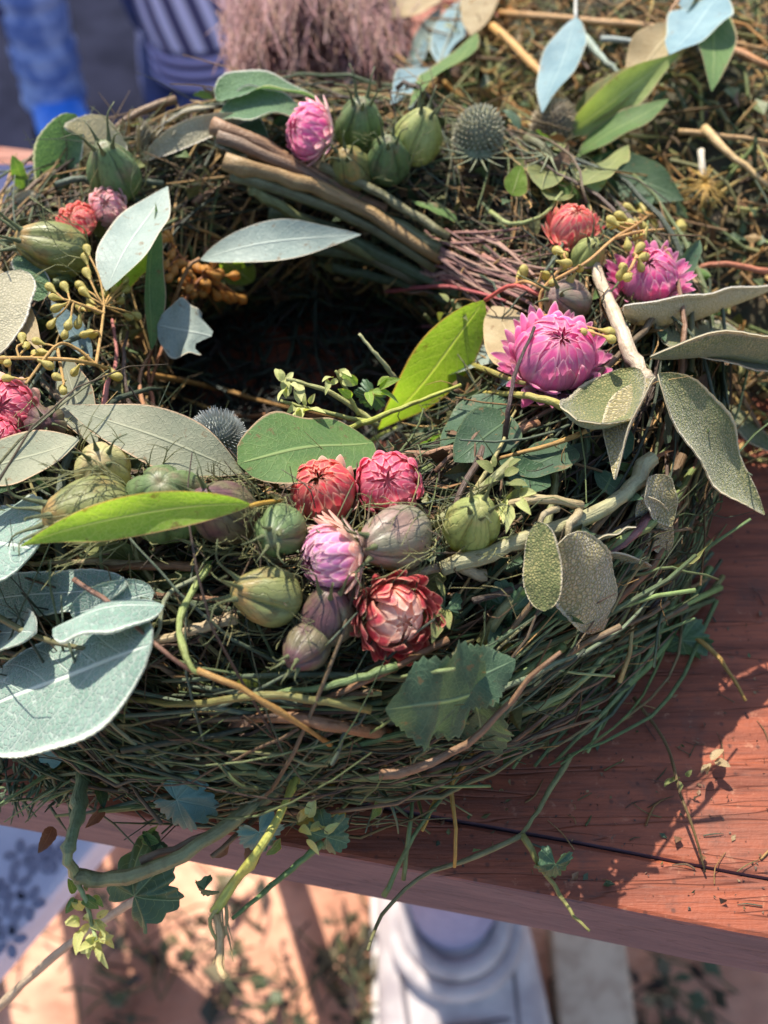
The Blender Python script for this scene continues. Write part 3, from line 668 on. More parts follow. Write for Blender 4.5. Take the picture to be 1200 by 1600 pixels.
def strawflower(p, rpx, axis, inner, outer, openness=.2, hz=1.05, label=None, skirt=0, closed=1., dome=False):
    p = pt(p); R = cmpx(p, rpx)
    V = []; F = []
    n, m = 12, 7                                             # receptacle
    for i in range(m+1):
        a = PI*i/m
        for j in range(n): V.append((.62*R*math.sin(a)*math.cos(2*PI*j/n), .62*R*math.sin(a)*math.sin(2*PI*j/n), -.15*R-.5*R*math.cos(a)))
    F = [(i*n+j, i*n+(j+1) % n, (i+1)*n+(j+1) % n, (i+1)*n+j) for i in range(m) for j in range(n)]
    fo = part('strawflower', mesh_np('receptacle', V, F, uv=[(.2, .5)]*len(V)), wreath, PET[inner], label, M=frame(p, axis, random.uniform(0, 6)))
    lay = [(5, 3, .62, 0, .26), (7, 10, .74, 0, .27), (10, 20, .83, 0, .25), (12, 31, .89, .01, .25), (13, 43, .94, .03, .25), (14, 55, .98, .07, .25), (14, 67, 1.01, .13, .26)]
    if dome: lay = [(7, 4, .8, 0, .28), (10, 10, .88, 0, .28), (12, 18, .93, 0, .28), (13, 28, .97, 0, .28), (14, 40, 1.0, .0, .28), (15, 54, 1.02, .03, .27)]
    if dome == 'open': lay = [(5, 5, .5, 0, .3), (6, 14, .62, .0, .3), (7, 25, .74, .02, .33), (8, 38, .86, .06, .34), (9, 50, .96, .12, .34), (10, 62, 1.04, .2, .34), (11, 72, 1.1, .3, .33)]
    if closed < 1: lay = [(n, t+20*(1-closed)*(1+k*.3), r, f+.1*(1-closed)*k, h) for k, (n, t, r, f, h) in enumerate(lay)]
    lay += [(12, 74, 1.03, .14+openness*.3, .29)]
    for s in range(skirt): lay += [(17, 78+6*s, 1.06, .2+openness*.4+.12*s, .2)]
    gi = 0
    for k, (cnt, tipang, rk, fl, hw) in enumerate(lay):
        mt = PET[inner] if k < len(lay)-(1+skirt) else PET[outer]
        if dome == 'open' and k < 3: mt = PET['peach']
        me = petal_mesh('petal', R, tipang, rk, fl*(1 if k < 5 else 1), hw, hz, droop=.3*(k >= 8)*openness)
        me.materials.append(mt)
        for i in range(cnt):
            gi += 1; sc = random.uniform(.93, 1.06)
            M = Matrix.Rotation(2*PI*i/cnt+k*.37+random.gauss(0, .06), 4, 'Z') @ Matrix.Rotation(random.gauss(0, .05), 4, 'Y') @ Matrix.Diagonal((sc, random.uniform(.9, 1.1), sc, 1))
            o = link('petal', me, fo); o.matrix_basis = M
    return fo
strawflower((505, 768, 1.3), 47, (-.12, -.15, 1), 'coral', 'peach', .5, 1.15, 'coral red strawflower bud, left of the pair by the round green leaf', 0, dome=True)
strawflower((607, 756, 1.3), 47, (-.05, -.45, .85), 'rose', 'rose', .1, 1.0, 'tightly closed rose pink strawflower touching the coral red one')
strawflower((516, 872, 1.8), 47, (-.8, -.45, .35), 'lilac', 'peach', .8, 1.1, 'lilac pink strawflower bud with peach outer petals turned left', 1)
strawflower((622, 965, 1.5), 53, (.32, -.55, .62), 'red', 'red', .4, .9, 'dark red strawflower at the front, half open with pale centre', 1, dome='open')
strawflower((868, 554, 1.7), 58, (.05, -.22, 1), 'magenta', 'magenta', .55, .95, 'large bright pink strawflower with a spread skirt of petals', 2, dome=True)
strawflower((895, 356, 1.), 33, (.1, -.1, 1), 'coral', 'coral', .5, 1.1, 'small red pink strawflower at the back right', 1, dome=True)
strawflower((1012, 432, 1.2), 42, (-.2, -.2, 1), 'magenta', 'magenta', .7, .95, 'hot pink strawflower behind the yellow bud sprig', 2, dome=True)
strawflower((482, 205, 2.4), 37, (-.7, -.35, .5), 'magenta', 'pale', .5, 1.0, 'magenta strawflower with cream outer petals at the back of the ring', 1)
strawflower((168, 325, 1.2), 27, (.1, -.5, .8), 'pale', 'pale', .4, 1.1, 'pale pink strawflower on the left behind the silver leaf')
strawflower((118, 348, 1.), 30, (-.2, -.3, .9), 'coral', 'red', .3, .8, 'red strawflower pressed between pods on the left')
strawflower((8, 640, 1.4), 44, (.2, -.5, .8), 'rose', 'peach', .4, 1.0, 'pink strawflower cut by the left picture edge', 0)
strawflower((-8, 690, 1.6), 34, (.4, -.6, .6), 'rose', 'rose', .3, 1.0, 'small pink strawflower below the one at the left edge')

# ---- seed pods with horns and thread bracts
horn_c = srgb(96, 104, 66)
def pod(p, rpx, axis, kind, label=None, elong=1.12, horns=True, threads=20, thr_c=srgb(156, 156, 104)):
    elong *= random.uniform(.9, 1.12); grv = random.uniform(.6, 1.3)
    p = pt(p); R = cmpx(p, rpx)*random.uniform(.93, 1.04); ax = nrm(A(axis, dtype=float) if not isinstance(axis, np.ndarray) else axis)
    n, m = 40, 20; V = []; uv = []; d1, d2 = random.uniform(0, 6), random.uniform(0, 6)
    for i in range(m+1):
        a = PI*i/m
        for j in range(n+1):
            t = 2*PI*j/n; lob = 1-grv*(.2 if a < PI/2 else .2-.17*min(1, (a-PI/2)/.6))*(1-abs(math.sin(2.5*t)))**2.2*math.sin(a)**.6+.035*math.sin(3*t+d1)*math.sin(2*a+d2)+.03*math.sin(2*t+d2)
            top = 1+.3*max(0, math.cos(a))**4
            r = R*math.sin(a)**(.85 if a > PI/2 else 1.1)*lob*(1-.1*math.cos(a)) if 0 < i < m else 0.
            dip = -.22*R*max(0, 1-math.sin(a)*2.2) if a < PI/2 else 0
            V.append((r*math.cos(t), r*math.sin(t), R*elong*math.cos(a)*top+dip)); uv.append((j/n, 1-i/m))
    F = [(i*(n+1)+j, (i+1)*(n+1)+j, (i+1)*(n+1)+j+1, i*(n+1)+j+1) for i in range(m) for j in range(n)]
    fo = part('seed_pod', mesh_np('seed_pod', V, F, uv), wreath, POD[kind], label, M=frame(p, ax, random.uniform(0, 6)))
    if horns:
        bend = random.uniform(.3, .8)
        for k in range(5):
            t = 2*PI*(k+.5)/5+PI/5*0; d = A([math.cos(t), math.sin(t), 0]); z = A([0, 0, 1.])
            L = R*random.uniform(.8, 1.5); cur = random.uniform(-.3, .5); s = np.cross(z, d)
            q = [d*R*.3+z*R*elong*.98, d*R*.42+z*R*(elong+.25), d*(R*.42+L*.35*bend)+z*(R*elong+L*.65)+s*L*.1*cur, d*(R*.42+L*bend)+z*(R*elong+L*.75)+s*L*.35*cur]
            Vt, Ft, ut = tube_geo(smooth_path(q, 9), R*(.022+.13*np.linspace(1, 0, 9)**2.5), 6)
            link('horn', mesh_np('horn', Vt, Ft, ut, col=horn_c), fo, M_STEM)
    for k in range(threads):
        gg = Geo(); t = random.uniform(0, 2*PI); d = A([math.cos(t), math.sin(t), 0.]); z = A([0, 0, 1.]); s = np.cross(z, d)
        q = [d*R*.2-z*R*1.15, d*R*1.0-z*R*.75, d*R*random.uniform(1.12, 1.3)+z*R*.1+s*R*random.gauss(0, .25), d*R*random.uniform(.8, 1.6)+z*R*random.uniform(.7, 1.4)+s*R*random.gauss(0, .5)]
        path = smooth_path(q, 10); r = R*.022; c = A(thr_c)*random.uniform(.6, 1.15)
        gg.tube(path, [r*1.3, r, r*.5], c, 4, raw=True)
        for b in (4, 5, 7, 8):
            if random.random() < .8:
                e = path[b]+(path[min(b+1, 9)]-path[b-1])*random.uniform(.5, 1.1)+s*R*random.choice((-1, 1))*random.uniform(.2, .5)+d*R*.1
                gg.tube([path[b], (path[b]+e)/2+d*R*.05, e], [r*.8, r*.35], c, 4, 5)
        link('bract', gg.mesh('bract'), fo, M_STEM)
    return fo
pod((142, 800, 2.3), 60, (-.75, -.35, .35), 'olive', 'olive gold seed pod with beak pointing left, beside the pale blue sage leaf')
pod((160, 735, 1.9), 44, (.2, -.3, .9), 'pale', 'pale yellow seed pod under the grey leaves', threads=6)
pod((258, 785, 2.), 62, (.1, -.2, 1), 'green', 'large dark green seed pod above the lime leaf', horns=False, threads=6)
pod((350, 800, 2.), 52, (-.35, -.25, .9), 'purple', 'green seed pod with purple yellow crown behind the lime leaf tip', elong=1.3)
pod((437, 830, 2.), 44, (-.15, -.65, .6), 'green', 'green seed pod showing its five pointed star beside the lilac strawflower')
pod((617, 842, 1.4), 56, (-.62, -.5, .45), 'mauve', 'mauve brown seed pod with long dark horns between the strawflowers')
pod((738, 818, 1.2), 46, (.1, -.2, 1), 'lime', 'yellow green seed pod wrapped in threads right of the flowers', threads=16)
pod((418, 932, 1.6), 50, (-.7, -.1, .5), 'olive', 'olive seed pod with orange shoulder below the green star pod', horns=True, threads=6)
pod((512, 962, 1.3), 46, (.1, .3, .9), 'purple', 'glossy purple seed pod below the lilac strawflower', threads=7)
pod((478, 1012, 1.0), 36, (-.4, -.7, .3), 'purple', 'dark purple seed pod lowest in the front cluster', threads=6)
pod((84, 388, 1.4), 48, (-.75, -.2, .5), 'olive', 'olive pod with yellow top on the left rim', threads=7)
pod((177, 268, 1.6), 42, (-.05, -.15, 1), 'green', 'grey green seed pod with horns against the beige sage leaf', threads=5)
pod((885, 470, 1.), 36, (-.5, -.4, .6), 'mauve', 'pinkish olive seed pod behind the large pink strawflower', threads=5)
pod((920, 398, .8), 27, (.1, -.2, 1), 'lime', 'small pale green pod beside the red pink strawflower', threads=4)
pod((548, 262, 1.4), 34, (-.2, -.4, .8), 'olive', 'olive pod under the magenta strawflower at the back', threads=4)
pod((562, 195, 1.4), 38, (.1, -.2, 1), 'green', 'grey green pod right of the magenta strawflower', threads=6)
pod((606, 250, 1.2), 34, (0, -.3, .9), 'green', 'dark green pod below the yellow pod at the back', threads=4)
pod((652, 215, 1.2), 40, (.3, .1, .9), 'lime', 'yellow pod at the back of the ring', threads=5)
pod((72, 662, 1.4), 32, (.3, -.5, .7), 'purple', 'lilac purple pod beside the pink strawflower at the left edge', threads=6)

# ---- eucalyptus leaves
L = leaf
L('eucalyptus_leaf', wreath, M_EU_SILVER, (312, 404, 3.), (564, 366, 3.2), 56, 'pale silver eucalyptus leaf reaching over the dark hole', bend=.05, roll=8, shape='lance', petiole=[(312, 404, 3.), (290, 425, 2.8), (255, 520, 1.5)], pcol=srgb(150, 110, 70))
L('eucalyptus_leaf', wreath, M_EU_SILVER, (165, 453, 3.), (262, 292, 2.4), 70, 'silver eucalyptus leaf standing above the left bud sprig', bend=.04, roll=-12, shape='lance')
L('eucalyptus_leaf', wreath, M_EU_GREEN, (234, 548, 2.6), (240, 316, 3.), 46, 'narrow green eucalyptus leaf seen edge on, beside the silver one', bend=.02, roll=58, cup=.5)
L('eucalyptus_leaf', wreath, M_EU_LIME, (175, 450, 2.2), (250, 370, 2.), 50, None, roll=30, bend=.05, sunny=-.45)
L('eucalyptus_leaf', wreath, M_EU_SILVER, (246, 508, 'z', 6.6), (324, 524, 'z', 6.2), 88, 'broken pale mint eucalyptus leaf end with a notch over the hole', roll=5, shape='notch', cup=.1)
L('eucalyptus_leaf', wreath, M_EU_GREY, (378, 738, 2.8), (98, 632, 3.1), 84, 'long grey green eucalyptus leaf lying over the pods on the left', bend=.03, roll=-8, cup=.1)
L('eucalyptus_leaf', wreath, M_EU_GREY, (124, 688, 2.9), (-70, 755, 3.), 80, 'grey green eucalyptus leaf running out of the left edge', bend=.03, roll=10, cup=.1)
L('eucalyptus_leaf', wreath, M_EU_LIME, (392, 790, 4.2), (30, 856, 4.4), 60, 'long bright lime leaf lying across the pods', bend=.0, side=.06, roll=12, cup=.22, petiole=[(392, 790, 4.2), (408, 786, 3.8), (440, 782, 2.2)], pcol=srgb(190, 150, 60), sunny=-.45)
L('eucalyptus_leaf', wreath, M_EU_GREEN, (584, 690, 'z', 7.6), (372, 722, 'z', 9.4), 104, 'broad round green leaf behind the coral and rose strawflowers', bend=.03, shape='round', roll=0, cup=.06, sunny=.9)
L('eucalyptus_leaf', wreath, M_EU_LIME, (757, 470, 2.8), (592, 674, 2.6), 72, 'lime eucalyptus leaf leaning over the inner edge of the ring', bend=.03, roll=14, cup=.15, petiole=[(757, 470, 2.8), (800, 446, 2.6), (848, 462, 2.)], pcol=srgb(190, 80, 70), sunny=-.8)
L('eucalyptus_leaf', wreath, M_EU_BEIGE, (835, 590, 1.), (770, 480, 1.6), 72, 'tan translucent leaf behind the large pink strawflower', shape='ovate', roll=10)
L('eucalyptus_leaf', wreath, M_EU_SILVER, (850, 548, 1.4), (650, 600, 1.4), 56, 'pale leaf under the large pink strawflower', roll=14, bend=.02)
L('eucalyptus_leaf', wreath, M_EU_BLUE, (800, 600, 1.), (690, 640, 1.2), 44, None, roll=-10)
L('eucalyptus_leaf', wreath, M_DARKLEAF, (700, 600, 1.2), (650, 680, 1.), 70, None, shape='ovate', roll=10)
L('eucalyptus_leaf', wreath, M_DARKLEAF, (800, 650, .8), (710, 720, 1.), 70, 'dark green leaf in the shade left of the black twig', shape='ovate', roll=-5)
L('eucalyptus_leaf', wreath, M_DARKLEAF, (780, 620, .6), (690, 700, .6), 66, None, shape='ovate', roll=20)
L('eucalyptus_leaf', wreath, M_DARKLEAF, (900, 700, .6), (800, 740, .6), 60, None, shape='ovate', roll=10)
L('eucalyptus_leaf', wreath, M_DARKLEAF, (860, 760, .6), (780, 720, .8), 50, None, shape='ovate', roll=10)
L('eucalyptus_leaf', wreath, M_EU_GREY, (95, 560, .9), (150, 700, 1.2), 54, None, roll=30)
L('eucalyptus_leaf', wreath, M_EU_BEIGE, (-5, 420, 2.), (70, 560, 2.), 30, 'narrow tan leaf slanting at the left edge', roll=20)
L('eucalyptus_leaf', wreath, M_EU_BLUE, (145, 560, 1.), (80, 470, 1.2), 36, None, roll=-20)
L('eucalyptus_leaf', wreath, M_EU_LIME, (395, 440, .6), (340, 400, .8), 40, None, roll=0, sunny=-.45)
# back right of the ring: leaves between the thistles and the heap
L('eucalyptus_leaf', wreath, M_PALEGREEN, (888, 212, 1.6), (1062, 82, 4.4), 58, 'long yellow green leaf pointing up right at the back', bend=.04, roll=24, cup=.3, sunny=.3)
L('eucalyptus_leaf', wreath, M_OLIVE, (882, 205, 1.2), (1040, 95, 3.4), 60, None, bend=.05, roll=-14)
L('eucalyptus_leaf', wreath, M_EU_GREEN, (900, 245, 1.2), (1045, 155, 3.), 60, 'darker green leaf just below the long yellow green one', roll=-24, bend=.03)
L('eucalyptus_leaf', wreath, M_OLIVE, (845, 300, 1.6), (868, 212, 2.6), 48, None, shape='ovate', roll=10)
L('eucalyptus_leaf', wreath, M_EU_LIME, (800, 305, 1.6), (815, 258, 2.2), 36, None, shape='ovate', roll=0, sunny=-.45)
L('eucalyptus_leaf', wreath, M_OLIVE, (855, 316, 1.7), (912, 265, 2.4), 40, None, shape='round', roll=10)
L('eucalyptus_leaf', wreath, M_OLIVE, (912, 292, 1.6), (982, 230, 2.6), 44, None, shape='ovate', roll=-10)
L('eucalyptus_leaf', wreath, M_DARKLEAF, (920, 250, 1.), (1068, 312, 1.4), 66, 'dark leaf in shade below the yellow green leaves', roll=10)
L('eucalyptus_leaf', wreath, M_EU_BLUE, (930, 300, 1.), (900, 250, 1.4), 50, None, roll=10)
# sage leaves
def S(m, b, t, w, label=None, **k):
    d = dict(thick=.05, shape='oblong', cren=.014, nu=30, nv=10, sunny=1.1); d.update(k)
    return leaf('sage_leaf', wreath, m, b, t, w, label, **d)
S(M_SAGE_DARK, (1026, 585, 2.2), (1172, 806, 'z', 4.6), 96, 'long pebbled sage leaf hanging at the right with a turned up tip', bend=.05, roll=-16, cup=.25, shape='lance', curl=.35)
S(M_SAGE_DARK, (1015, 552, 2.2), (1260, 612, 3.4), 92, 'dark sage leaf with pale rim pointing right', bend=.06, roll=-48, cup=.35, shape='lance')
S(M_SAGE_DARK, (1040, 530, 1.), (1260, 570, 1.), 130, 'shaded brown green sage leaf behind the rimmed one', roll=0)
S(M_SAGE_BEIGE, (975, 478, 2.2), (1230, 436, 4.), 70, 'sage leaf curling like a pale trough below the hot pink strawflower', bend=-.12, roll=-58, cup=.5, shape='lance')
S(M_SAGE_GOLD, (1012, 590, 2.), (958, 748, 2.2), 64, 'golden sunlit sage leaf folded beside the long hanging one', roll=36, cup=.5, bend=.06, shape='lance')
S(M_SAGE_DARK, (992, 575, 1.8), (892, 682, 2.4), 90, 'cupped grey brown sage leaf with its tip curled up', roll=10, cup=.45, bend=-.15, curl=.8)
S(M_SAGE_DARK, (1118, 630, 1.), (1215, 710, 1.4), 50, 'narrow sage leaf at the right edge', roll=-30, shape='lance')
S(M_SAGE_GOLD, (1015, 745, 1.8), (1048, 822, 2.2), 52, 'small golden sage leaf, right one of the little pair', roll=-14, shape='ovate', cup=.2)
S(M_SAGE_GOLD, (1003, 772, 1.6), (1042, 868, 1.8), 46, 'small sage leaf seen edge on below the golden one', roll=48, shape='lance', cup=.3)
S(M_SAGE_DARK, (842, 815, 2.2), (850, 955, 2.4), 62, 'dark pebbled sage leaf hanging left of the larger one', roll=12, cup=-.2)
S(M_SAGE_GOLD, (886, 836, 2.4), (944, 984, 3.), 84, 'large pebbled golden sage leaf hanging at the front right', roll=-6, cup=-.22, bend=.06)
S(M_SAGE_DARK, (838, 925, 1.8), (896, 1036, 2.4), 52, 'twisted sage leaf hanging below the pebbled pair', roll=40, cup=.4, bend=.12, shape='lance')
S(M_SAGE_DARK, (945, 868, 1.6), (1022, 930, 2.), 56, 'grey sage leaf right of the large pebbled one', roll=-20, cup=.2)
S(M_SAGE_DARK, (905, 852, 1.4), (994, 824, 2.), 38, None, roll=-50, shape='lance')
S(M_SAGE_BLUE, (240, 1010, 3.), (-70, 1150, 4.2), 172, 'big pale blue green sage leaf at the left front', bend=.05, roll=-6, cup=-.12, wave=.06, shape='ovate', cren=.006, nu=60, nv=14)
S(M_SAGE_BLUE, (-90, 845, 2.6), (58, 862, 2.8), 170, 'rounded pale blue sage leaf at the left edge', bend=.05, roll=0, cup=-.1)
S(M_SAGE_BLUE, (256, 945, 2.8), (82, 982, 3.6), 74, 'curled sage leaf above the big blue green one', bend=.1, roll=28, cup=-.3)
S(M_SAGE_BLUE, (-60, 980, 3.8), (62, 992, 3.8), 70, 'small pale sage leaf tip above the big blue one', roll=12)
S(M_SAGE_BLUE, (200, 915, 2.), (-40, 940, 2.6), 56, None, roll=-20)
S(M_SAGE_BLUE, (240, 925, 1.8), (110, 960, 2.2), 50, None, roll=-30)
S(M_SAGE_GREEN, (338, 158, 'z', 9.), (502, 162, 'z', 8.4), 62, 'curved green sage leaf with white rim at the back left', bend=.1, side=-.1, roll=-20, cup=.3, shape='ovate', thick=0)
S(M_SAGE_GREEN, (342, 178, 'z', 8.8), (490, 186, 'z', 8.6), 64, 'blue green sage leaf just below the curved one', bend=.12, roll=-10, cup=.2, shape='ovate')
S(M_SAGE_BEIGE, (222, 250, 'z', 8.), (405, 180, 'z', 8.8), 30, 'pale edge on sage leaf at the back left', roll=40, shape='lance', bend=.08)
S(M_SAGE_BEIGE, (225, 225, 'z', 7.6), (335, 165, 'z', 8.6), 40, None, roll=-40, shape='lance', bend=.1)
S(M_SAGE_GREEN, (340, 195, 1.2), (420, 230, 1.2), 70, None, roll=0, shape='ovate')
S(M_SAGE_BEIGE, (150, 320, 'z', 6.4), (165, 182, 'z', 9.6), 100, 'beige sage leaf standing behind the grey green pod', bend=-.08, roll=6, cup=.25, wave=.1, thick=0)
S(M_SAGE_GREEN, (92, 320, 'z', 6.), (118, 178, 'z', 9.2), 52, 'green sage leaf with white rim standing at the left rim', bend=.1, roll=24, cup=.4, thick=0)
S(M_SAGE_BEIGE, (66, 372, 'z', 6.), (50, 296, 'z', 8.), 54, 'curled pale sage leaf at the left rim', bend=.2, roll=20, cup=.4)
S(M_SAGE_BEIGE, (-20, 560, 1.6), (30, 420, 2.4), 70, 'grey pebbled sage leaf at the left edge', roll=-10)
S(M_SAGE_GREEN, (60, 470, 1.), (35, 400, 1.6), 46, None, roll=30)
# lobed dark leaves
T_ = dict(shape='ovate', nu=30, nv=10, cren=.06, wave=.2, cup=-.1, sunny=-.5)
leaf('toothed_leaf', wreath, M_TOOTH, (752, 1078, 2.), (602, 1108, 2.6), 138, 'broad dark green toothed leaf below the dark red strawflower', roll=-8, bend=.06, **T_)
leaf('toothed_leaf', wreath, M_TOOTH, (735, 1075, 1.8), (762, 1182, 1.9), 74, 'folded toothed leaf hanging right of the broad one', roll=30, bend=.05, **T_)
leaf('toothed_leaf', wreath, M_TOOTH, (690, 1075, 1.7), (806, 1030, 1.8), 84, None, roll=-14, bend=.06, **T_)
lobed('lobed_leaf', wreath, M_LOBE_BLUE, (276, 1250, 2.2), 66, 170, label='blue green lobed leaf under the stem bundle', fold=.15)
lobed('lobed_leaf', wreath, M_LOBE_BLUE, (108, 1165, 1.8), 66, 240, label='blue green lobed leaf under the big sage leaf', fold=.2)
lobed('lobed_leaf', wreath, M_LOBE, (210, 1400, 2.6), 76, 250, label='green lobed leaf hanging over the table edge', fold=.4)
lobed('lobed_leaf', wreath, M_LOBE_BLUE, (405, 1300, 2.), 46, 100, fold=.25)
lobed('lobed_leaf', wreath, M_LOBE, (510, 1308, 1.8), 42, 210, fold=.25)
lobed('lobed_leaf', wreath, M_LOBE, (1065, 1000, .8), 54, 120, label='dark lobed leaf at the right foot of the wreath', fold=.25)
lobed('lobed_leaf', wreath, M_LOBE, (800, 955, .9), 54, 300, fold=.25)
lobed('lobed_leaf', wreath, M_LOBE, (905, 1085, .8), 46, 10, fold=.25)
lobed('lobed_leaf', wreath, M_LOBE, (695, 950, .9), 34, 70, fold=.4)
lobed('lobed_leaf', wreath, M_LOBE, (868, 1350, .9), 40, 90, label='small curled green leaf near the table edge', fold=.5)
lobed('lobed_leaf', wreath, M_LOBE, (320, 1390, 1.8), 24, 60, fold=.5)
lobed('lobed_leaf', wreath, M_LOBE_BLUE, (190, 1155, 1.4), 50, 20, fold=.25)
lobed('lobed_leaf', wreath, M_LOBE, (582, 618, 'z', 7.6), 30, 60, fold=.4)
# ---- bud sprigs
def bud_geo():
    pr = [(0, 0), (.12, .02), (.16, .25), (.2, .5), (.36, .85), (.5, 1.2), (.52, 1.45), (.42, 1.75), (.2, 1.95), (.0, 2.02)]
    n = 10; V = []; uv = []
    for i, (r, z) in enumerate(pr):
        for j in range(n+1): V.append((r*math.cos(2*PI*j/n), r*math.sin(2*PI*j/n), z)); uv.append((j/n, i/9))
    F = [(i*(n+1)+j, i*(n+1)+j+1, (i+1)*(n+1)+j+1, (i+1)*(n+1)+j) for i in range(9) for j in range(n)]
    return V, F, uv
def bud_sprig(stems, buds, mat, col, label, h, bw=17, w=8):
    gg = Geo(); nodes = []
    for st in stems:
        q = [pt((x, y, h+dz)) for (x, y, dz) in st]; pth = smooth_path(q, 5*len(q)); r = cmpx(q[0], w)/2
        gg.tube(pth, [r, r*.7], col, 7, raw=True); nodes += list(pth)
    nodes = np.array(nodes); jobs = []
    buds = list(buds)+[(b[0]+random.gauss(0, 13), b[1]+random.gauss(0, 11)) for b in buds for _ in range(1) if random.random() < .75]
    for (x, y, *hh) in buds:
        p = pt((x, y, h+(hh[0] if hh else random.uniform(-.3, .6)))); d = np.linalg.norm(nodes-p, axis=1); a = nodes[d.argmin()]
        dr = nrm(p-a+rng.normal(0, .12, 3)); s = cmpx(p, bw)
        b0 = p-dr*s*1.3
        gg.tube([a, (a+b0)/2+rng.normal(0, .05, 3), b0+dr*s*.1], [r*.55, r*.6], A(col)*1.05, 6, 6)
        jobs.append((b0, dr, s))
    sp = part('bud_sprig', gg.mesh('bud_sprig'), wreath, M_STEM, label)
    V, F, uv = bud_geo(); me = mesh_np('bud', V, F, uv); me.materials.append(mat)
    for b0, dr, s in jobs:
        o = link('bud', me, sp); o.matrix_basis = frame(b0, dr) @ Matrix.Scale(s*random.uniform(.9, 1.1), 4)
bud_sprig([[(345, 645, -.6), (250, 610, 0), (150, 570, .4), (60, 560, .4), (-30, 560, .4)], [(150, 570, .4), (158, 520, .8), (163, 478, .9)], [(150, 570, .4), (120, 545, .6), (88, 540, .7), (40, 600, .4)], [(163, 490, .9), (110, 470, .8)], [(90, 545, .6), (100, 600, .2)]],
 [(101, 448), (82, 464), (131, 456), (125, 480), (141, 473), (163, 460), (188, 470), (201, 494), (89, 481), (152, 486), (122, 505), (131, 523), (79, 508), (101, 524), (57, 533), (41, 540), (66, 551), (74, 570), (6, 562), (89, 589), (116, 582), (99, 611), (180, 586, -.3), (196, 437), (133, 402), (136, 427), (13, 597)],
 M_BUD, srgb(190, 150, 84), 'sprig of pale yellow green buds on the left inner rim', 2.3, 13, 6)
bud_sprig([[(290, 470, 0), (305, 445, .2), (320, 430, .3)], [(235, 600, 0), (262, 520, 0), (300, 440, .2), (275, 390, .1)]],
 [(309, 419), (317, 421), (294, 427), (331, 427), (344, 426), (325, 439), (287, 441), (352, 464), (358, 467), (264, 434), (256, 373), (272, 422), (300, 436), (312, 445), (338, 440), (282, 412), (268, 398), (302, 460), (322, 452)],
 M_BUD_OR, srgb(150, 96, 60), 'cluster of small orange buds at the inner back of the hole', 1.8, 14, 6)
bud_sprig([[(845, 490, -.5), (850, 450, .2), (916, 410, .5), (960, 372, .8), (995, 351, 1.), (1015, 335, 1.)], [(960, 372, .8), (1000, 362, .9), (1050, 358, 1.)], [(995, 400, .4), (985, 420, .3), (978, 425, .2)], [(850, 450, .2), (875, 420, .5), (885, 405, .5)], [(850, 450, .2), (820, 440, .3), (800, 446, .2)]],
 [(980, 324), (1004, 325), (1019, 330), (1022, 347), (1042, 344), (1063, 350), (977, 354), (955, 344), (958, 351), (1006, 355), (1004, 371), (981, 385), (999, 388), (970, 429), (981, 433), (1002, 419), (1005, 402), (882, 399), (881, 415), (872, 392), (906, 420), (890, 439), (814, 429), (852, 430), (950, 518), (921, 521)],
 M_BUD, srgb(196, 148, 88), 'sprig of yellow buds arching over the hot pink strawflower', 2.2, 14, 6)
# ---- thistle heads and a fuzzy globe
def thistle(p, rpx, axis, col, tip, label, n=260, spike=.22, elong=1.2, thin=.06):
    p = pt(p); R = cmpx(p, rpx); gg = Geo()
    n2, m = 14, 9; V = []
    for i in range(m+1):
        a = PI*i/m
        for j in range(n2): V.append((.85*R*math.sin(a)*math.cos(2*PI*j/n2), .85*R*math.sin(a)*math.sin(2*PI*j/n2), .85*R*elong*math.cos(a)))
    F = [(i*n2+j, (i+1)*n2+j, (i+1)*n2+(j+1) % n2, i*n2+(j+1) % n2) for i in range(m) for j in range(n2)]
    gg.add(np.array(V), F, np.zeros((len(V), 2)), A(col)*.6)
    for i in range(n):
        z = 1-1.7*(i+.5)/n; a = i*2.39996; s = math.sqrt(max(0, 1-z*z)); d = A([s*math.cos(a), s*math.sin(a), z])
        b = d*R*.84*A([1, 1, elong]); e = b+nrm(d+A([0, 0, .35]))*R*spike*random.uniform(.8, 1.2)
        V, F, uv = tube_geo([b, (b+e)/2, e], [R*thin, R*thin*.8, R*.012], 4, cap=False)
        gg.add(V, F, uv, np.vstack([np.tile(A(col), (4, 1)), np.tile(A(col)*.5+A(tip)*.5, (4, 1)), np.tile(A(tip), (4, 1))]))
    return part('thistle_head', gg.mesh('thistle_head'), wreath, M_STEM, label, M=frame(p, axis))
thistle((748, 210, 1.4), 40, (.2, -.2, 1), srgb(150, 150, 118), srgb(206, 200, 172), 'grey green spiny thistle head at the back, left of its pair')
thistle((864, 196, 2.), 36, (.2, -.1, 1), srgb(156, 140, 112), srgb(206, 190, 160), 'greyish tan thistle head at the back, right of its pair')
thistle((340, 684, 'z', 7.4), 38, (-.35, -.2, .9), srgb(168, 176, 170), srgb(226, 230, 226), 'fuzzy grey flower head behind the long grey leaf', 520, .42, 1.1, .035)
# spiky bracts round the thistles
for (x, y) in ((748, 240), (858, 240)):
    for k in range(14):
        a = 2*PI*k/14
        stem([(x, y, 1.), (x+25*math.cos(a), y+14*math.sin(a), 1.2), (x+62*math.cos(a), y+40*math.sin(a)-10, 1.6+random.random())], 5, srgb(150, 156, 122), 'thistle_bract', n=6, sides=5, taper=(1, .2))
# pale papery tuft at the back left
for k in range(16):
    x, y = 222+random.uniform(-12, 30), 235+random.uniform(-10, 14)
    S(M_SAGE_BEIGE, (x, y, 'z', 7.5), (x+random.uniform(-20, 30), y-random.uniform(25, 60), 'z', 9.), 13, None, roll=random.uniform(-50, 50), shape='lance', nu=10, nv=4, cren=0, thick=.02)
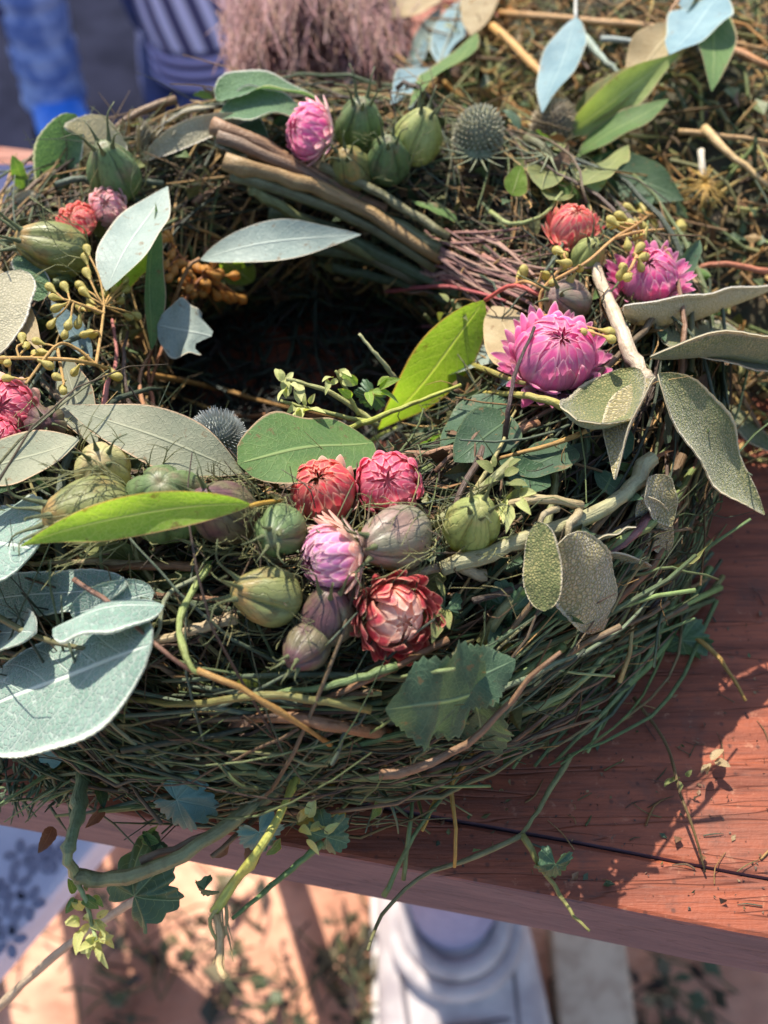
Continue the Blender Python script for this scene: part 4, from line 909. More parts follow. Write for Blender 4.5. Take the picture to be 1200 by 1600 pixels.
# ---- twigs and sprouts
for a in [
 ([(788, 690, .6), (795, 640, 2.2), (806, 580, 3.2), (835, 512, 3.8)], 9, srgb(66, 46, 40), dict(label='thin black twig standing in front of the large pink strawflower', name='twig')),
 ([(722, 690, .4), (722, 620, 2.), (718, 540, 3.2), (708, 470, 4.)], 12, srgb(104, 112, 66), dict(label='upright green stalk in front of the lime leaf', name='sprout')),
 ([(718, 548, 3.1), (695, 525, 3.3), (664, 492, 3.6)], 9, srgb(110, 116, 74), dict(name='sprout', n=8)),
 ([(720, 562, 3.), (760, 578, 2.6), (820, 600, 1.6)], 10, srgb(150, 140, 74), dict(name='sprout', n=8)),
 ([(722, 580, 2.8), (690, 600, 3.), (655, 605, 3.2), (648, 575, 3.4)], 8, srgb(140, 140, 70), dict(name='sprout', n=10)),
 ([(900, 640, 1.), (820, 618, 1.4), (740, 612, 1.6)], 14, srgb(170, 158, 84), {}), ([(950, 650, .2), (920, 670, .6), (870, 692, .9), (770, 720, .6)], 11, srgb(176, 138, 76), {}),
 ([(540, 672, 'z', 7.4), (620, 640, 'z', 8.), (720, 602, 'z', 8.)], 10, srgb(160, 164, 70), {}), ([(560, 700, 1.), (620, 670, 1.2), (690, 650, 1.)], 9, srgb(150, 160, 70), {}),
 ([(590, 665, 'z', 7.), (520, 615, 'z', 8.), (448, 592, 'z', 8.6)], 10, srgb(166, 166, 108), dict(name='sprout')), ([(580, 660, 'z', 7.2), (500, 642, 'z', 8.), (438, 626, 'z', 8.4)], 8, srgb(156, 160, 92), dict(name='sprout')),
 ([(618, 592, 'z', 7.4), (590, 556, 'z', 8.2), (560, 522, 'z', 8.6)], 8, srgb(170, 168, 118), dict(name='sprout')), ([(560, 648, 'z', 7.4), (540, 608, 'z', 8.2), (524, 580, 'z', 8.8)], 8, srgb(156, 160, 92), dict(name='sprout')),
 ([(230, 585, 1.), (330, 605, 2.), (430, 632, 2.4), (560, 660, 1.)], 10, srgb(160, 120, 64), dict(label='arched tan stem crossing the hole')), ([(320, 655, .6), (440, 648, 1.6), (560, 655, .8)], 8, srgb(168, 112, 70), {}),
 ([(225, 640, .8), (218, 590, 1.2), (238, 545, 2.2)], 8, srgb(176, 130, 96), {}), ([(240, 640, .8), (232, 580, 1.4), (238, 540, 2.2)], 7, srgb(170, 110, 80), {}),
 ([(160, 645, .8), (168, 600, 1.4), (182, 560, 1.2), (175, 500, .8)], 10, srgb(176, 112, 104), {}),
 ([(327, 885, 1.6), (300, 925, 2.), (279, 978, 2.4), (296, 1040, 2.6), (312, 1052, 2.6)], 12, srgb(140, 152, 84), dict(label='jointed yellow green stalk bending at the front', name='jointed_stalk', knots=3)),
 ([(308, 1048, 2.6), (380, 1078, 2.6), (480, 1140, 2.4), (545, 1180, 2.2), (605, 1196, 2)], 11, srgb(160, 122, 66), dict(name='jointed_stalk', knots=3)),
 ([(116, 905, 2.6), (180, 950, 2.8), (250, 1012, 2.8), (302, 1052, 2.6)], 9, srgb(126, 92, 74), dict(label='brown twig slanting over the big sage leaf', name='twig')),
 ([(325, 895, 1.4), (262, 930, 1.8), (246, 990, 2.), (215, 1010, 1.6)], 9, srgb(128, 134, 104), {}),
 ([(478, 1170, 2.2), (458, 1230, 2.8), (410, 1320, 3.), (368, 1375, 3.), (335, 1425, 2.8)], 15, srgb(176, 176, 84), dict(label='pale yellow green root stalk hanging over the table edge', name='root_stalk', taper=(.7, 1.1), knots=2)),
 ([(362, 1378, 3.), (348, 1410, 3.), (328, 1440, 2.9), (340, 1470, 2.9)], 10, srgb(176, 166, 100), dict(name='root_stalk', n=9)),
 ([(338, 1430, 2.9), (345, 1470, 2.9), (342, 1510, 2.9), (352, 1528, 2.9)], 15, srgb(184, 160, 116), dict(name='root_stalk', n=9, taper=(.8, .7))),
 ([(350, 1395, 2.9), (355, 1430, 2.9), (350, 1465, 2.9)], 7, srgb(170, 150, 100), dict(name='root_stalk', n=8)),
 ([(505, 1318, 1.8), (440, 1370, 2.4), (362, 1436, 2.8)], 12, srgb(92, 118, 66), {}),
 ([(640, 1140, 1.4), (500, 1190, 2.), (380, 1270, 2.4), (270, 1345, 2.6), (160, 1375, 2.6), (120, 1365, 2.6)], 26, srgb(120, 122, 84), dict(label='thick ribbed stem looping down at the left front', name='thick_stem', n=22, taper=(.8, .9))),
 ([(600, 1165, 1.2), (470, 1215, 1.8), (340, 1300, 2.), (220, 1345, 2.2)], 20, srgb(110, 92, 70), {}), ([(560, 1200, 1.2), (440, 1250, 1.6), (330, 1340, 2.)], 14, srgb(120, 98, 70), {}),
 ([(128, 1215, 1.6), (122, 1275, 2.2), (106, 1330, 2.5), (118, 1366, 2.6), (140, 1376, 2.6)], 22, srgb(116, 130, 92), dict(label='segmented grey green stem tip bent round at the left', name='thick_stem', n=20, knots=5)),
 ([(118, 1372, 2.6), (135, 1410, 2.8), (150, 1470, 3.)], 10, srgb(150, 164, 110), dict(name='sprout')),
 ([(738, 1175, 1.2), (722, 1200, 1.4), (705, 1228, 1.4), (712, 1290, 1.2), (710, 1355, .8)], 9, srgb(176, 136, 62), dict(label='forked yellow twig in front of the toothed leaf', name='twig')),
 ([(705, 1228, 1.4), (680, 1250, 1.2), (660, 1298, 1.)], 9, srgb(180, 144, 64), dict(name='twig', n=8)),
 ([(890, 1180, .5), (850, 1250, .5), (815, 1305, .5)], 10, srgb(122, 126, 80), dict(label='green forked stalk lying on the table', name='forked_stalk', n=9)),
 ([(815, 1305, .5), (740, 1340, .5), (665, 1366, .6), (600, 1425, 1.4), (575, 1485, 2.4)], 9, srgb(118, 116, 78), dict(name='forked_stalk')),
 ([(815, 1305, .5), (840, 1345, .5), (870, 1390, .5), (895, 1430, .7), (922, 1456, .8)], 11, srgb(128, 128, 70), dict(name='forked_stalk', taper=(1, .4))),
 ([(1070, 985, .8), (1100, 1005, .9), (1140, 1050, .8), (1166, 1095, .6)], 9, srgb(166, 132, 66), dict(label='tan twig end sticking out at the right', name='twig')),
 ([(990, 1090, .5), (1040, 1160, .6), (1060, 1230, .8), (1085, 1300, .7), (1102, 1362, .2)], 6, srgb(104, 84, 48), dict(label='thin drooping twig over the sunlit table', name='twig')),
 ([(630, 1375, .9), (640, 1290, 1.4), (652, 1200, 1.4), (670, 1130, 1.2)], 8, srgb(96, 116, 70), {}), ([(600, 1400, 1.), (650, 1300, 1.2), (720, 1210, 1.2)], 9, srgb(100, 120, 72), {}),
 ([(1200, 425, 2.), (1130, 412, 2.4), (1085, 425, 2.2), (1088, 475, 1.6)], 10, srgb(176, 108, 78), dict(label='reddish curved stem at the right', name='stem')),
 ([(1030, 790, 1.2), (985, 840, 1.4), (930, 880, 1.2)], 16, srgb(120, 82, 80), {}), ([(1110, 790, 1.), (1060, 830, 1.), (1000, 870, .8)], 9, srgb(128, 90, 70), {}),
 ([(560, 520, .6), (640, 510, 1.), (730, 515, 1.)], 7, srgb(160, 100, 104), {}), ([(600, 455, .8), (700, 448, 1.2), (790, 470, 1.)], 7, srgb(176, 90, 90), {}),
 ([(765, 330, 1.), (800, 350, 1.2), (850, 335, 1.4), (878, 300, 1.4)], 8, srgb(150, 158, 96), {}),
]:
    k = dict(a[3]); stem(a[0], a[1], a[2], **k)
for k in range(12):
    x, y = 342+random.gauss(0, 6), 1415+random.uniform(0, 70); e = random.gauss(0, 16)
    stem([(x, y, 2.9), (x+e*.5, y+18, 2.9), (x+e, y+random.uniform(25, 55), 2.9)], 4, srgb(184, 160, 112), 'rootlet', n=6, sides=5, taper=(1, .3))
# small sprout leaves
def leaflets(cx, cy, h, n, spread, size, mat, name='leaflet', down=False, z=None):
    for _ in range(n):
        a = random.uniform(0, 2*PI); r = random.uniform(.1, 1)*spread
        x, y = cx+r*math.cos(a), cy+r*math.sin(a)*.8
        l = size*random.uniform(.7, 1.3); b = a+random.gauss(0, .6)
        leaf(name, wreath, mat, (x, y, h) if z is None else (x, y, 'z', z), (x+l*math.cos(b), y+l*math.sin(b)+(l*.4 if down else 0), h+random.uniform(-.3, .5)) if z is None else (x+l*math.cos(b), y+l*math.sin(b), 'z', z+random.uniform(-.3, .5)), l*random.uniform(.35, .55), None, roll=random.uniform(-50, 50), shape='ovate', nu=9, nv=4, cup=.3, bend=.1)
leaflets(470, 634, 0, 12, 28, 26, M_PALEPOD, z=8.2); leaflets(445, 600, 0, 6, 14, 20, M_PALEPOD, z=8.5); leaflets(525, 588, 0, 6, 14, 20, M_PALEPOD, z=8.6); leaflets(570, 610, 0, 8, 26, 30, M_EU_LIME, z=8.); leaflets(785, 745, 1.6, 8, 34, 26, M_OLIVE); leaflets(800, 775, 1.5, 5, 20, 28, M_PALEPOD, down=True)
leaflets(140, 1440, 2.8, 18, 26, 26, M_PALEPOD, down=True); leaflets(150, 1475, 2.9, 8, 14, 22, M_PALEPOD, down=True); leaflets(125, 1400, 2.7, 6, 22, 24, M_EU_GREEN)
leaflets(705, 480, 3.6, 5, 22, 16, M_OLIVE); leaflets(650, 590, 3.2, 4, 12, 16, M_OLIVE); leaflets(1108, 1190, .6, 4, 9, 22, M_EU_BEIGE); leaflets(1065, 1215, .7, 4, 12, 18, M_OLIVE)
leaflets(690, 950, 1., 6, 22, 34, M_OLIVE); leaflets(350, 1168, 2., 3, 20, 40, M_BROWNLEAF); leaflets(460, 1290, 2., 6, 60, 30, M_PALEPOD); leaflets(730, 690, .9, 5, 60, 20, M_BROWNLEAF); leaflets(640, 700, .9, 4, 40, 18, M_BROWNLEAF)
for (x, y, c) in ((300, 1166, 'rose'), (365, 1172, 'coral')):
    leaf('loose_petal', wreath, PET[c], (x-36, y, 1.7), (x+34, y+6, 1.8), 26, None, roll=20, shape='ovate')
# fuzz: rosemary-like needles at the lower left, threads among flowers, bits everywhere
g = Geo()
for _ in range(170):
    x, y = random.gauss(55, 60), random.gauss(1215, 22); b = P(x, y, 1.2)
    d = nrm(rng.normal(0, 1, 3)+A([0, -.4, .2])); l = random.uniform(.5, 1.4)
    g.tube([b, b+d*l*.5+A([0, 0, .08]), b+d*l], [.045, .05, .02], A(random.choice([srgb(96, 120, 90), srgb(112, 128, 92), srgb(80, 100, 78)]))*random.uniform(.8, 1.2), 4, 5)
for _ in range(240):
    x, y = random.gauss(470, 170), random.gauss(840, 70); b = P(x, y, random.uniform(.4, 1.8))
    d = nrm(rng.normal(0, 1, 3)); l = random.uniform(.6, 1.8); e = nrm(rng.normal(0, 1, 3))
    g.tube([b, b+d*l*.5+e*l*.25, b+d*l], [.018, .02, .01], A(random.choice([srgb(150, 140, 90), srgb(112, 120, 80), srgb(92, 78, 62)]))*random.uniform(.7, 1.2), 4, 6)
for _ in range(700):
    t = random.uniform(0, 2*PI); p_ = random.uniform(-.3, PI); b = tpoint(t, p_, Tr*1.02)
    d = nrm(rng.normal(0, 1, 3)+tnormal(b)*.5); l = random.uniform(.5, 2.2); e = nrm(rng.normal(0, 1, 3))
    q = [b, b+d*l*.5+e*l*.25, b+d*l]; q = [A([v[0], v[1], max(v[2], .05)]) for v in q]
    g.tube(q, [.022, .022, .008], A(random.choice(STEMC+STRAW))*random.uniform(.8, 1.4), 4, 6)
part('threads_and_needles', g.mesh('threads_and_needles'), wreath, M_STEM, kind='stuff')
def bits(n, place, cols, size):
    gg = Geo()
    for _ in range(n):
        b = place(); d = nrm(rng.normal(0, 1, 3)); s = nrm(np.cross(d, rng.normal(0, 1, 3))); nn = np.cross(d, s)
        l = size*random.uniform(.5, 1.5); w = l*random.uniform(.2, .4)
        V = [b, b+d*l*.4+s*w+nn*w*.3, b+d*l*.4, b+d*l*.4-s*w+nn*w*.3, b+d*l-nn*w*.4]
        V = np.array([A([v[0], v[1], max(v[2], .04)]) for v in V])
        gg.add(V, [(0, 1, 2, 0), (0, 2, 3, 0), (1, 4, 2, 1), (2, 4, 3, 2)], np.zeros((5, 2))+.5, A(random.choice(cols))*random.uniform(.6, 1.2))
    return gg
def tri_mesh(gg, name):
    F = np.vstack(gg.F)[:, :3]; return mesh_np(name, np.vstack(gg.V), F, np.vstack(gg.T), None, np.vstack(gg.C), smooth=False)
BITC = [srgb(84, 104, 62), srgb(66, 84, 54), srgb(112, 112, 66), srgb(128, 96, 66), srgb(96, 72, 52), srgb(150, 124, 84)]
gg = bits(2600, lambda: tpoint(random.uniform(0, 2*PI), random.uniform(-.5, PI+.4), Tr*random.uniform(.9, 1.04)), BITC, .8)
part('leaf_bits', tri_mesh(gg, 'leaf_bits'), wreath, M_STEM, kind='stuff')

# ------------------------------------------------------------------ heap of herbs behind, on the table
heap = thing('herb_heap', 'loose heap of dry straw, moss and herb cuttings on the table behind the wreath', 'herb heap', (MC[0], MC[1], 0))
def mpoint(sc=1.):
    a = random.uniform(0, 2*PI); z = random.random()**.8; s = math.sqrt(1-z*z)
    p = MC+MR*A([s*math.cos(a), s*math.sin(a), z])*sc; p[2] = max(p[2], .1); return p
V = []; n, m = 36, 10
for i in range(m+1):
    e = PI/2*i/m
    for j in range(n):
        t = 2*PI*j/n; V.append(MC+MR*.88*A([math.cos(e)*math.cos(t), math.cos(e)*math.sin(t), math.sin(e)])*(1+.05*math.sin(5*t+3*e)))
F = [(i*n+j, i*n+(j+1) % n, (i+1)*n+(j+1) % n, (i+1)*n+j) for i in range(m) for j in range(n)]
part('heap_core', mesh_np('heap_core', V, F), heap, M_HEAP)
g = Geo()
for _ in range(4600):
    b = mpoint(random.uniform(.86, 1.03)); d = nrm(rng.normal(0, 1, 3)*A([1, 1, .35])); l = random.uniform(1., 5.); e = rng.normal(0, .25, 3)*l
    r = random.choice((.03, .045, .06, .09))
    q = [b-d*l/2, b+e*.5, b+d*l/2]; q = [A([v[0], v[1], max(v[2], .1)]) for v in q]
    c = random.choice(STRAW if random.random() < .72 else STEMC)
    g.tube(q, [r, r, r*.6], np.minimum(A(c)*random.uniform(.9, 2.2), .85), 5, 6)
part('loose_straw', g.mesh('loose_straw'), heap, M_STRAW, kind='stuff')
gg = bits(2600, lambda: mpoint(random.uniform(.9, 1.02)), BITC+[srgb(120, 130, 80)], .8)
part('leaf_bits', tri_mesh(gg, 'leaf_bits'), heap, M_STEM, kind='stuff')
for q, w, c in [([(770, 40, 1.5), (840, 110, 1.5), (910, 190, 1.2)], 14, srgb(196, 150, 86)), ([(780, 20, 1.2), (900, 30, 1.4), (1040, 45, 1.4), (1200, 80, 1.)], 12, srgb(186, 144, 92)),
  ([(1100, 200, 1.2), (1140, 240, 1.4), (1200, 290, 1.)], 14, srgb(196, 164, 112)), ([(1060, 205, 1.), (1150, 215, 1.), (1230, 225, .8)], 10, srgb(176, 140, 92)), ([(1080, 40, 1.2), (1150, 80, 1.2), (1220, 110, 1.)], 16, srgb(190, 134, 86)),
  ([(915, 60, 1.5), (945, 95, 1.4), (970, 115, 1.)], 12, srgb(150, 164, 150)), ([(940, 60, 1.2), (1000, 66, 1.2), (1060, 75, 1.)], 10, srgb(160, 170, 164)), ([(1130, 560, .6), (1170, 640, .8), (1210, 700, .6)], 10, srgb(128, 100, 70))]:
    stem(q, w, c, 'straw_stalk', heap, n=8)
# dried yellow umbel on the heap
umb = thing('dried_umbel', 'small dried yellow umbel flower lying on the herb heap at the right', 'dried flower', P(1105, 300, .3))
stem([(1095, 235, 1.), (1098, 265, 1.), (1102, 285, .9)], 12, srgb(190, 180, 160), 'stalk', umb, n=6)
for k in range(40):
    a = random.uniform(0, 2*PI); r = random.uniform(20, 55)
    stem([(1102, 285, .9), (1102+r*.5*math.cos(a), 290+r*.4*math.sin(a), 1.3), (1102+r*math.cos(a), 295+r*.7*math.sin(a), .8)], 4, A(srgb(196, 158, 78))*random.uniform(.7, 1.1), 'floret', umb, n=5, sides=4)
# eucalyptus sprigs leaning on the heap, out of focus
sprig = thing('eucalyptus_sprig', 'eucalyptus sprig with blue grey and tan leaves on the heap at the top right', 'sprig', P(1050, 90, .5), 'eucalyptus sprigs on the heap')
stem([(1060, 0, 5.), (1048, 20, 4.6), (1010, 120, 1.)], 7, srgb(170, 130, 90), 'stalk', sprig, n=6)
for m, b, t, w, r in [(M_EU_BLUE, (1125, -6, 5.), (1046, 88, 4.6), 74, 10), (M_EU_BEIGE, (1058, 40, 4.), (980, 130, 2.6), 64, -10), (M_EU_GREEN, (1118, -10, 4.6), (1112, 142, 3.6), 54, -25), (M_EU_BLUE, (1090, -60, 5.), (1075, 20, 4.6), 50, 10)]:
    leaf('leaf', sprig, m, b, t, w, roll=r)
sp2 = thing('eucalyptus_sprig', 'single pale blue eucalyptus leaf hanging point down behind the thistles', 'sprig', P(850, 170, .5), 'eucalyptus sprigs on the heap')
leaf('leaf', sp2, M_EU_BLUE, (900, 30, 4.8), (848, 178, 3.8), 56, roll=14)
stem([(900, 30, 4.8), (899, 0, 5.2), (896, -50, 5.8)], 6, srgb(190, 190, 180), 'stalk', sp2, n=5)
sp3 = thing('eucalyptus_sprig', 'teal eucalyptus sprig standing behind the yellow pod at the top centre', 'sprig', P(640, 150, .5), 'eucalyptus sprigs on the heap')
stem([(640, 170, 1.), (690, 90, 3.), (720, 0, 5.), (740, -60, 6.)], 8, srgb(130, 140, 130), 'stalk', sp3, n=7)
for m, b, t, w, r in [(M_EU_BLUE, (712, 10, 4.), (692, 110, 3.), 52, 10), (M_EU_GREEN, (745, 55, 3.4), (640, 165, 2.4), 50, 20), (M_EU_BEIGE, (775, -40, 5.), (735, 50, 4.2), 56, 10), (M_EU_BLUE, (680, 100, 2.4), (612, 155, 2.), 46, -10), (M_EU_BEIGE, (690, -10, 5.), (585, 30, 4.4), 46, 10), (M_EU_BLUE, (660, 60, 3.), (640, 130, 2.4), 30, 30), (M_EU_SILVER, (600, 40, 3.), (612, 120, 2.4), 26, 20), (M_EU_BLUE, (530, 80, 2.6), (555, 145, 2.), 22, 20), (M_EU_SILVER, (640, 100, 3.), (690, 10, 4.), 26, 40)]:
    leaf('leaf', sp3, m, b, t, w, roll=r)

# ------------------------------------------------------------------ litter on the table
def on_edge(a, b): return EL+ed*a+en*b
g = Geo()
for _ in range(380):
    a, b = random.uniform(-5, 40), abs(random.gauss(0, 9))+.6
    p = on_edge(a, b); p[2] = .05; t = random.uniform(0, PI); d = A([math.cos(t), math.sin(t), 0]); l = random.uniform(.1, 1.2)
    e = p+d*l; m_ = (p+e)/2+A([random.gauss(0, .07)*l, random.gauss(0, .07)*l, random.uniform(0, .08)])
    r = random.choice((.015, .02, .035)); e[2] = .04
    g.tube([p, m_, e], [r, r, r*.5], A(random.choice(STRAW+STEMC+[srgb(120, 84, 72)]))*random.uniform(.5, 1.), 4, 5)
link('table_litter', g.mesh('table_litter'), None, M_STEM, 'scattered dry stalk crumbs and dust on the table beside the wreath', 'litter', None, 'stuff')
gg = bits(2600, lambda: on_edge(random.uniform(-5, 45), abs(random.gauss(3, 8))+.3)+A([0, 0, .04]), [srgb(60, 44, 36), srgb(84, 62, 48), srgb(48, 40, 32), srgb(120, 92, 70)], .09)
link('soil_crumbs', tri_mesh(gg, 'soil_crumbs'), None, M_STEM, 'fine dark soil crumbs dusting the shaded table top', 'soil', None, 'stuff')
gg = bits(600, lambda: on_edge(random.uniform(-5, 40), abs(random.gauss(0, 8))+.5)+A([0, 0, .05]), BITC, .25)
link('leaf_crumbs', tri_mesh(gg, 'leaf_crumbs'), None, M_STEM, 'crumbled leaf specks scattered on the table top', 'litter', None, 'stuff')

# ------------------------------------------------------------------ below the table: shoe, stool, stick, plants on the soil
def loft(rings, name, parent, mat, label=None, close=True, **k):
    n = len(rings[0]); V = np.vstack(rings); m = len(rings)
    F = [(i*n+j, i*n+(j+1) % n, (i+1)*n+(j+1) % n, (i+1)*n+j) for i in range(m-1) for j in range(n)]
    V = np.vstack([V, np.mean(rings[0], 0), np.mean(rings[-1], 0)]); F += [(len(V)-2, (j+1) % n, j, j) for j in range(0)]
    me = mesh_np(name, V, F); return part(name, me, parent, mat, label)
M_SHOE = plain('shoe_white', srgb(196, 186, 182), srgb(160, 150, 150), 25, .6, bump=.15)
M_SOLE = plain('shoe_sole', srgb(210, 204, 200), srgb(186, 180, 176), 60, .7, bump=.2)
M_SEAM = plain('shoe_seam', srgb(120, 112, 116), srgb(100, 94, 98), 60, .8)
M_PALEJEAN = plain('pale_trouser', srgb(150, 152, 182), srgb(132, 134, 166), 90, .85, bump=.4)

leg = thing('person', 'person with pale lilac trouser hem and white trainer standing below the front table edge', 'person', PZ(730, 1560, GZ))
Cc, Ct = PZ(712, 1436, -64), PZ(735, 1690, -73)
fd = nrm((Ct-Cc)*A([1, 1, 0])); fs = A([-fd[1], fd[0], 0.])
def ringpts(c, d1, r1, d2, r2, n=20, p=2.):
    out = []
    for j in range(n):
        a = 2*PI*j/n; ca, sa = math.cos(a), math.sin(a)
        out.append(c+d1*r1*math.copysign(abs(ca)**(2/p), ca)+d2*r2*math.copysign(abs(sa)**(2/p), sa))
    return np.array(out)
Zv = A([0, 0, 1.]); base = A([Cc[0], Cc[1], GZ])
prof = [(-12, 5.5, 9.5), (-9, 6.4, 10.), (-4, 7., 10.), (1, 7.4, 8.8), (6, 7.9, 6.6), (11, 8.1, 5.2), (16, 7.6, 4.6), (20, 6., 3.8), (22.5, 3., 2.2)]
rr = [ringpts(base+fd*y+Zv*(1.5+h/2), fs, w, Zv, h/2, 22, 2.6) for y, w, h in prof]
shoe = loft(rr, 'shoe', leg, M_SHOE, 'white trainer')
rs = [ringpts(base+fd*y*1.03+Zv*1.2, fs, w*1.08, Zv, 1.2, 22, 4) for y, w, h in prof]
def subpart(name, V, F, parent, mat, uv=None, col=None):
    o = link(name, mesh_np(name, V, F, uv, None, col), parent, mat); return o
def loftsub(rings, name, parent, mat):
    n = len(rings[0]); m = len(rings); V = np.vstack(rings)
    return subpart(name, V, [(i*n+j, i*n+(j+1) % n, (i+1)*n+(j+1) % n, (i+1)*n+j) for i in range(m-1) for j in range(n)], parent, mat)
loftsub(rs, 'sole', shoe, M_SOLE)
for k, (rad, z, y0) in enumerate(((5.6, 10.0, .4), (4.5, 10.8, -.2))):
    q = [base+fd*(y0+rad*math.cos(a)*.95)+fs*rad*math.sin(a)+Zv*(z-1.4*math.cos(a)) for a in np.linspace(-PI, PI, 25)]
    Vt, Ft, ut = tube_geo(q, .95, 10, cap=False); subpart('collar', Vt, Ft, shoe, M_SHOE, ut)
for off, y0, y1 in ((-5.6, -3, 20), (5.0, -2, 19)):
    q = [base+fd*(y0+(y1-y0)*t)+fs*off*(1-.25*t*t)+Zv*(1.5+np.interp(y0+(y1-y0)*t, [p[0] for p in prof], [p[2] for p in prof])*.93) for t in np.linspace(0, 1, 9)]
    Vt, Ft, ut = tube_geo(q, .22, 6); subpart('seam', Vt, Ft, shoe, M_SEAM, ut)
q = [base+fd*(8.5+.06*x*x*-.3)+fs*x+Zv*(1.6+6.2*math.sqrt(max(.05, 1-(x/8.2)**2))) for x in np.linspace(-6.5, 6.5, 11)]
Vt, Ft, ut = tube_geo(q, .3, 6); subpart('seam', Vt, Ft, shoe, M_SEAM, ut)
loft([ringpts(base-fd*(1+.03*z)+Zv*z, fs, 3.7+.03*z, fd, 3.4+.03*z, 20) for z in (9.5, 12, 16, 22, 30, 40)], 'trouser_leg', leg, M_PALEJEAN, 'pale lilac trouser leg')

M_PLAST = plain('white_plastic', srgb(206, 206, 222), srgb(194, 194, 212), 40, .45, bump=.08)
M_HOLE = plain('dark_recess', srgb(138, 138, 158), srgb(122, 122, 144), 60, .8)
SZ = -28.
stool = thing('plastic_stool', 'white plastic stool with grey flower shaped perforations below the left table edge', 'stool', PZ(-30, 1350, GZ))
a0, a1 = PZ(176, 1290, SZ), PZ(-30, 1530, SZ); sd_ = nrm(a1-a0); sn_ = A([sd_[1], -sd_[0], 0.]);
if sn_[0] > 0: sn_ = -sn_
o0 = a0-sd_*16
def slab(o, e1, l1, e2, l2, t, b=.5):
    pr = [(0, -t), (0, -b), (b, 0)]; V = []
    for k, (ins, z) in enumerate([(0, -t), (0, -b), (b*.3, -b*.3), (b, 0)]):
        for (s, u) in ((0, 0), (1, 0), (1, 1), (0, 1)):
            V.append(o+e1*(ins if s == 0 else l1-ins)+e2*(ins if u == 0 else l2-ins)+A([0, 0, z]))
    F = [(k*4+j, k*4+(j+1) % 4, (k+1)*4+(j+1) % 4, (k+1)*4+j) for k in range(3) for j in range(4)]+[(12, 13, 14, 15), (3, 2, 1, 0)]
    return V, F
V, F = slab(o0, sd_, 34, sn_, 34, 2.5); seat = part('seat', mesh_np('seat', V, F, smooth=False), stool, M_PLAST)
for (x, y) in ((32, 1338), (62, 1345), (22, 1388), (44, 1412), (8, 1440), (84, 1338), (14, 1470), (-10, 1400)):
    c = PZ(x, y, SZ+.05)
    for k in range(5):
        a = 2*PI*k/5+x; cc = c+A([math.cos(a), math.sin(a), 0])*.62
        r = [ringpts(cc+Zv*.0, A([math.cos(a), math.sin(a), 0]), .42, A([-math.sin(a), math.cos(a), 0]), .27, 10), ringpts(cc+Zv*.02, A([math.cos(a), math.sin(a), 0]), .3, A([-math.sin(a), math.cos(a), 0]), .18, 10), ringpts(cc+Zv*.02, A([1., 0, 0]), .01, A([0, 1., 0]), .01, 10)]
        loftsub(r, 'perforation', seat, M_HOLE)
for s, u in ((3, 3), (31, 3), (31, 31), (3, 31)):
    p = o0+sd_*s+sn_*u
    Vt, Ft, ut = tube_geo([p-Zv*2.4, p+Zv*(-22), A([p[0], p[1], GZ])], [2., 1.8, 1.6], 8); part('leg', mesh_np('leg', Vt, Ft, ut), stool, M_PLAST)
stem([(238, 1390, 'z', -1.), (160, 1440, 'z', -3), (75, 1502, 'z', -5), (-10, 1580, 'z', -7)], 16, srgb(176, 156, 130), 'stem', n=12, taper=(.8, 1.), label='pale dry stalk trailing off the wreath to the lower left corner')

M_SUNLIT_SOIL = plain('sunlit_soil_pale', srgb(200, 178, 152), srgb(176, 152, 128), 50, .9, bump=.6)
blk = PZ(868, 1440, GZ+4)
V, F = slab(PZ(860, 1440, GZ+4), A([1., 0, 0]), 7.2, A([0, -1., 0]), 30, 4, .4)
link('sunlit_soil_strip', mesh_np('sunlit_soil_strip', V, F, smooth=False), None, M_SUNLIT_SOIL, 'pale slab standing in for sunlit soil right of the white trainer', 'sunlit soil')  # pale colour paints sunlight on a strip of soil between shadows
# weeds and dry litter on the soil
gg = Geo(); g = Geo()
for (cx, cy, sp, n) in ((560, 1500, 45, 170), (450, 1530, 60, 120), (150, 1500, 70, 120), (250, 1560, 60, 90), (520, 1590, 60, 120), (1050, 1560, 50, 160), (900, 1560, 40, 40), (330, 1440, 60, 60)):
    for _ in range(n//4):
        b = PZ(random.gauss(cx, sp), random.gauss(cy, sp), GZ+random.uniform(.5, 3)); d = nrm(rng.normal(0, 1, 3)*A([1, 1, .4])); l = random.uniform(2, 7)
        c = A(random.choice([srgb(84, 96, 66), srgb(70, 72, 58), srgb(110, 100, 72), srgb(66, 54, 48)]))
        g.tube([b-d*l/2, b+rng.normal(0, .6, 3), b+d*l/2], [.12, .14, .06], c, 4, 5)
        if random.random() < .6:
            s_ = nrm(np.cross(d, rng.normal(0, 1, 3))); w = random.uniform(.5, 1.2)
            gg.add(np.array([b, b+d*l*.25+s_*w, b+d*l*.5, b+d*l*.25-s_*w]), [(0, 1, 2, 3)], np.zeros((4, 2))+.5, c)
g.V += gg.V; off = g.n
for f in gg.F: g.F.append(f+off)
g.T += gg.T; g.C += gg.C
link('ground_weeds', g.mesh('ground_weeds'), None, M_STEM, 'dry weeds and plant scraps scattered on the soil below the table', 'weeds', None, 'stuff')

